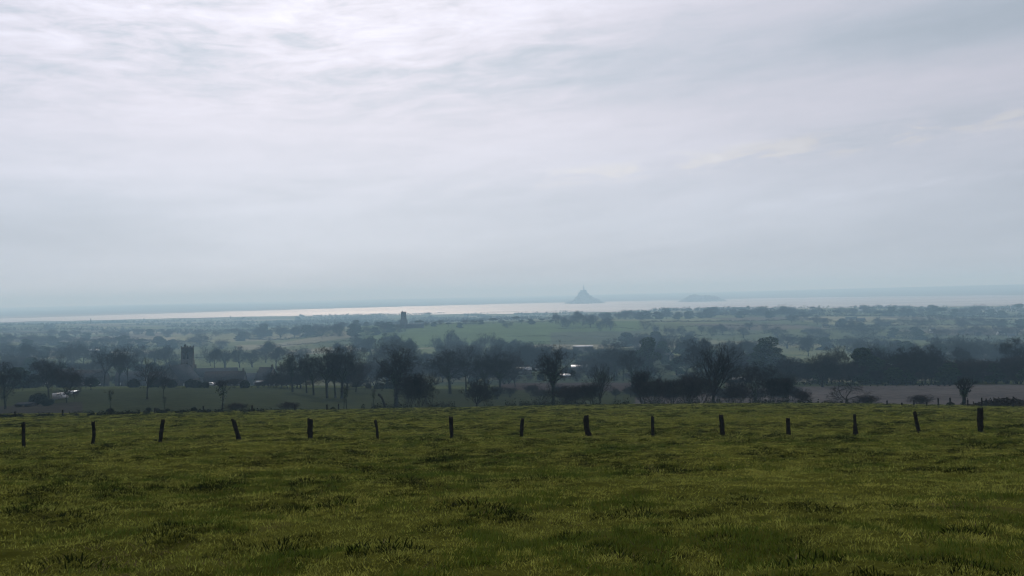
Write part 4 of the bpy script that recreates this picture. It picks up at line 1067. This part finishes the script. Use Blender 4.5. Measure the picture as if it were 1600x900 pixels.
HED = [([(1000, 505), (1110, 503), (1240, 500)], 4, 'hedge on the slope just under the ridge below the islands'),
       ([(1290, 512), (1400, 509), (1610, 507)], 4.5, 'long thick hedge high on the right slope'),
       ([(1260, 534), (1400, 530), (1610, 536)], 5, 'thick hedge below the distant houses on the right'),
       ([(1230, 495), (1400, 493), (1620, 496)], 6, 'dark hedge along the skyline at the right'),
       ([(1000, 495), (1120, 493), (1240, 492)], 5, 'dark hedge along the ridge below the islands'),
       ([(-10, 556), (120, 557), (240, 560)], 4, 'hedge in the mist behind the left houses'),
       ([(0, 530), (150, 533), (330, 536)], 5, 'thick blue hedge across the left valley'),
       ([(640, 557), (760, 556), (880, 556)], 3, 'hedge in the valley left of the barns'),
       ([(1060, 540), (1160, 541), (1240, 543)], 4, 'hedge in the valley behind the grey copse'),
([(395, 555), (470, 552), (560, 548)], 3, 'hedge across the pale fields right of the near church, lower one'),
       ([(400, 541), (480, 538), (560, 534)], 3, 'hedge across the pale fields right of the near church, middle one'),
       ([(380, 530), (500, 526)], 3.5, 'hedge across the pale fields right of the near church, upper one'),
       ([(300, 560), (390, 561)], 3, 'hedge behind the nave of the near church'),
       ([(0, 520), (110, 522), (180, 520)], 4, 'hedge above the pale field at the far left'),
       ([(0, 545), (100, 548), (220, 550)], 4, 'hedge below the pale field at the far left'),
       ([(560, 513), (640, 509), (760, 505), (870, 502)], 3, 'long hedge at the foot of the far church tower'),
       ([(620, 541), (700, 538), (800, 536), (900, 534)], 2.5, 'hedge at the bottom of the big hillside field'),
       ([(868, 515), (960, 513), (1000, 516)], 2.5, 'hedge under the thin standing row of trees'),
       ([(790, 527), (990, 525)], 2, 'faint hedge across the middle of the big hillside field'),
       ([(1000, 530), (1100, 524), (1200, 522)], 3, 'hedge on the slope behind the big vase-shaped tree, lower one'),
       ([(1060, 512), (1150, 510), (1260, 509)], 3, 'hedge on the slope behind the big vase-shaped tree, upper one'),
       ([(1240, 555), (1340, 556), (1420, 553)], 2.5, 'hedge under the small tree in the pale field on the right'),
       ([(1250, 519), (1380, 515), (1500, 514)], 3.5, 'hedge in front of the distant houses on the right'),
       ([(1480, 499), (1600, 500)], 3.5, 'hedge along the pale strip on the upper right slope'),
       ([(1300, 503), (1420, 505)], 3.5, 'hedge left of the pale strip on the upper right slope'),
       ([(1470, 572), (1550, 578), (1610, 580)], 2.5, 'hedge along the green strip at the right'),
       ([(780, 597), (860, 597), (990, 594)], 2.0, 'low hedge between the barns and the ploughed strip'),
       ([(1240, 603.5), (1340, 603.8), (1500, 603)], 4.0, 'dark hedge bounding the top of the ploughed field'),
       ([(210, 607), (300, 607), (440, 607)], 1.6, 'low hedge along the top of the left field'),
       ([(560, 608), (620, 608.5)], 1.6, 'low hedge right of the tall tree clump'),
       ([(600, 596), (700, 596)], 2, 'hedge along the lane behind the crooked tree')]
for i, (p, h, lb) in enumerate(HED): hedge(p, h, lb, 500 + i)

# ------------------------------------------------------------------ hedgerow trees further off, each its own
SZ = ['bare', 'hazy bare', 'twiggy', 'dim bare', 'grey bare']
def row(px0, y0, px1, y1, n, h0, h1, kinds, where, seed, dj=0.04, wf=(0.6, 1.1), dmin=230, dep=None):
    r = np.random.default_rng(seed)
    xs = np.linspace(px0, px1, n) + r.normal(size=n) * abs(px1 - px0) / n * 0.28; xs.sort()
    for i, x in enumerate(xs):
        t = (x - px0) / (px1 - px0 + 1e-6); y = y0 + (y1 - y0) * t
        d = (dep if dep else dist_for(x, y, RM(dmin))) * (1 + r.normal() * dj)
        h = r.uniform(h0, h1); kd = kinds[r.integers(len(kinds))]
        if 268 < x < 318 and d > 660 and h > 24: x = 262 - 14 * r.random() if x < 294 else 322 + 14 * r.random()
        noun = {'pine': 'pine', 'conifer': 'conifer', 'ever': 'evergreen', 'ever2': 'evergreen', 'thicket': 'bush', 'thicket2': 'bush', 'shrub': 'bush'}.get(kd, 'bare tree')
        tree(kd, x, d, h, h * r.uniform(*wf), f'{noun} {where}, {ORD[i]} from the left', f'trees {where}', real=True, dz=-0.20 * h * d / F if d > 900 else 0)
B4 = ['oak', 'open2', 'oak3', 'tall', 'lead', 'tall2', 'open']
D4 = ['oak2', 'oak3', 'ever', 'tall', 'oak', 'ever2', 'open2']
row(210, 575, 375, 573, 9, 34, 46, B4, 'rising hazy behind the near church', 301, wf=(.5, .8), dmin=600)
row(395, 572, 470, 571, 4, 34, 44, B4, 'behind the slate-roofed house', 302, dmin=600)
row(10, 572, 150, 574, 10, 26, 42, B4, 'behind the left houses', 303, dmin=600)
row(-10, 556, 200, 556, 17, 18, 30, D4, 'in the misty belt above the left houses', 304, wf=(.8, 1.3), dmin=700)
row(0, 540, 340, 545, 24, 14, 24, D4, 'in the dim blue belt across the left valley', 305, wf=(.9, 1.4), dmin=800)
row(380, 531, 620, 521, 20, 18, 27, D4, 'in the dark wood left below the far tower', 306, wf=(.8, 1.3), dmin=1000)
row(530, 553, 700, 556, 8, 34, 46, ['lead', 'oak', 'tall', 'lead'], 'faint in the valley behind the crooked tree', 307, wf=(.45, .75), dmin=600)
row(690, 556, 820, 558, 8, 30, 44, ['oak', 'lead', 'oak3'], 'faint behind the reddish trees left of the farm', 308, wf=(.6, .9), dmin=600)
row(560, 592, 850, 590, 12, 44, 64, ['oak3', 'oak', 'tall', 'oak2'], 'in the brown thicket behind the ploughed strip', 309, wf=(.6, .9), dmin=430)
row(560, 512, 860, 503, 24, 7, 12, ['oak', 'oak2', 'ever', 'ever2', 'oak3', 'pine'], 'along the ridge on either side of the far tower', 310, wf=(1.0, 1.6), dmin=1300)
row(868, 514, 955, 513, 11, 22, 28, ['lead', 'tall', 'oak'], 'in the thin standing row on the far green field', 311, wf=(.5, .8), dmin=1150)
row(940, 500, 1240, 492, 26, 12, 20, D4, 'on the ridge under the two islands', 312, wf=(.9, 1.5), dmin=1500)
row(980, 545, 1100, 548, 9, 24, 36, D4, 'clustered behind the solid evergreen', 313, wf=(.7, 1.1), dmin=600)
row(1010, 522, 1230, 527, 14, 16, 26, B4, 'scattered over the hazy slope under the ridge', 314, wf=(.6, 1.1), dmin=900)
row(1020, 565, 1180, 570, 12, 28, 44, ['oak', 'lead', 'tall', 'ever2'], 'in the grey copse behind the pale-gabled house', 315, wf=(.5, .9), dmin=500)
row(1240, 548, 1420, 548, 12, 18, 30, D4, 'in the brown wood right of the pale field', 316, wf=(.9, 1.4), dmin=700)
row(1345, 566, 1610, 578, 22, 34, 50, D4, 'in the solid dark wood on the right', 317, wf=(.7, 1.1), dmin=550)
row(1260, 524, 1610, 530, 22, 14, 26, D4, 'among the distant houses on the right slope', 318, wf=(.9, 1.4), dmin=900)
row(1220, 492, 1615, 494, 26, 12, 19, ['ever', 'oak', 'ever2', 'oak3', 'pine', 'oak2'], 'along the skyline on the right', 319, wf=(.8, 1.3), dmin=1800)
row(1230, 508, 1610, 512, 20, 12, 20, D4, 'below the skyline on the right', 320, wf=(.9, 1.4), dmin=1400)
row(1240, 600, 1500, 601, 18, 20, 32, ['thicket', 'thicket2', 'ever2', 'round'], 'in the dark hedge above the ploughed field', 321, wf=(.9, 1.3), dmin=385, dj=.01)
row(1500, 602, 1610, 598, 7, 12, 24, ['thicket', 'round', 'ever2'], 'in the broken hedge beyond the ploughed field', 322, wf=(.9, 1.5), dmin=385)
row(0, 604, 150, 606, 12, 10, 22, ['thicket', 'round', 'ever2', 'oak3'], 'in the garden belt around the left houses', 323, wf=(.8, 1.2), dmin=385)
row(215, 606, 440, 606, 16, 9, 15, ['thicket', 'shrub', 'thicket'], 'in the low hedge between the village and the field', 324, wf=(1.0, 1.8), dmin=380, dj=.01)
row(560, 608, 640, 609, 6, 8, 12, ['shrub', 'thicket'], 'in the low hedge right of the tall clump', 325, wf=(1.2, 2.0), dmin=380, dj=.01)
row(780, 594, 1000, 592, 14, 8, 16, ['thicket', 'shrub', 'ever2'], 'along the yard below the barns', 326, wf=(1.0, 1.8), dmin=480)
row(790, 566, 960, 562, 9, 24, 38, ['oak', 'oak2', 'oak3'], 'around the broad white-roofed barn', 327, wf=(.7, 1.1), dmin=700)
row(80, 528, 560, 522, 26, 10, 18, D4, 'in the long blue hedgerow across the left plain', 328, wf=(1.0, 1.8), dmin=1500)
row(1080, 606, 1240, 606, 10, 20, 38, ['thicket2', 'round', 'oak3'], 'behind the crest hedge right of the big tree', 329, wf=(.8, 1.2), dmin=385)
U4 = ['thicket', 'thicket2', 'round', 'thicket', 'ever2']
row(-10, 600, 470, 600, 34, 8, 15, U4, 'in the brown scrub around the village', 330, wf=(1.0, 1.6), dmin=400, dj=.06)
row(-10, 585, 290, 585, 18, 18, 28, U4, 'in the thicket behind the village houses', 331, wf=(1.0, 1.6), dmin=500, dj=.06)
row(560, 598, 800, 598, 18, 26, 40, U4, 'between the ivy-trunked trees', 332, wf=(.9, 1.5), dmin=420, dj=.05)
row(640, 575, 1000, 575, 22, 22, 34, ['oak3', 'thicket', 'oak2', 'round'], 'in the grey wood behind the farm', 333, wf=(.9, 1.5), dmin=550, dj=.06)
row(920, 585, 1240, 588, 20, 26, 40, ['thicket', 'oak3', 'oak2', 'round', 'ever2'], 'in the dark wood behind the crest hedge', 334, wf=(.9, 1.5), dmin=450, dj=.05)
row(780, 622, 1000, 622, 11, 16, 26, ['thicket', 'thicket2', 'round'], 'in the twiggy scrub along the ploughed strip', 335, wf=(.9, 1.5), dmin=240, dj=.03)
row(1230, 600, 1610, 600, 24, 30, 48, ['oak3', 'thicket', 'round', 'ever2', 'oak2'], 'in the wood edge above the ploughed field', 336, wf=(.9, 1.4), dmin=395, dj=.02)
row(1000, 628, 1240, 628, 10, 18, 26, ['thicket', 'thicket2'], 'packed into the crest hedge', 337, wf=(1.0, 1.6), dmin=225, dj=.02)
row(430, 606, 560, 606, 9, 20, 34, ['thicket', 'round', 'oak3'], 'of the scrub behind the tall clump', 338, wf=(1., 1.5), dmin=370, dj=.02)
# tall poplars against the bright water
for i, px in enumerate((564, 583, 588, 594, 598)):
    tree('conifer', px, 3700, (5.5, 8, 6.5, 6, 5)[i], (2.4, 2, 2, 2.2, 2)[i], f'tiny narrow poplar against the bright water, {ORD[i]} from the left', 'poplars on the shore')

# ------------------------------------------------------------------ woods and hedges of the coastal plain: one far mass
r = np.random.default_rng(99); A = Acc(); C_, S_ = [], []
for _ in range(300):
    d = math.exp(r.uniform(math.log(2300), math.log(4600))); a = r.uniform(AZS[0] - .05, AZS[-1] + .05)
    if a > 0.05 and d > 3400: continue
    th = r.choice([0.35, 0.35 + 1.57]) + r.normal() * 0.15 if r.random() < .5 else r.normal() * .2
    n = int(r.uniform(8, 40)); t = (np.arange(n) - n / 2) * r.uniform(7, 11)
    x = d * math.sin(a) + t * math.cos(th) + r.normal(size=n) * 3; y = d * math.cos(a) + t * math.sin(th) + r.normal(size=n) * 3
    hh = r.uniform(4, 12) * r.uniform(.6, 1.2, n); z = terrain(x, y)
    for xi, yi, zi, hi in zip(x, y, z, hh):
        m_ = 34; v_ = r.normal(size=(m_, 3)); v_ /= np.linalg.norm(v_, axis=1)[:, None]; v_ *= r.uniform(.3, 1, m_)[:, None] * (hi * .55, hi * .55, hi * .5)
        C_.append(v_ + (xi, yi, zi + hi * .5)); S_.append(np.full(m_, hi * 0.12))
C_ = np.concatenate(C_); S_ = np.concatenate(S_)
A.leaves(C_, S_, r)
tag(obj('distant_woodland', A.mesh('distant_woodland', M['hedge'])), 'far hedgerows and woods of the coastal plain fading in the haze', 'woodland', kind='stuff')
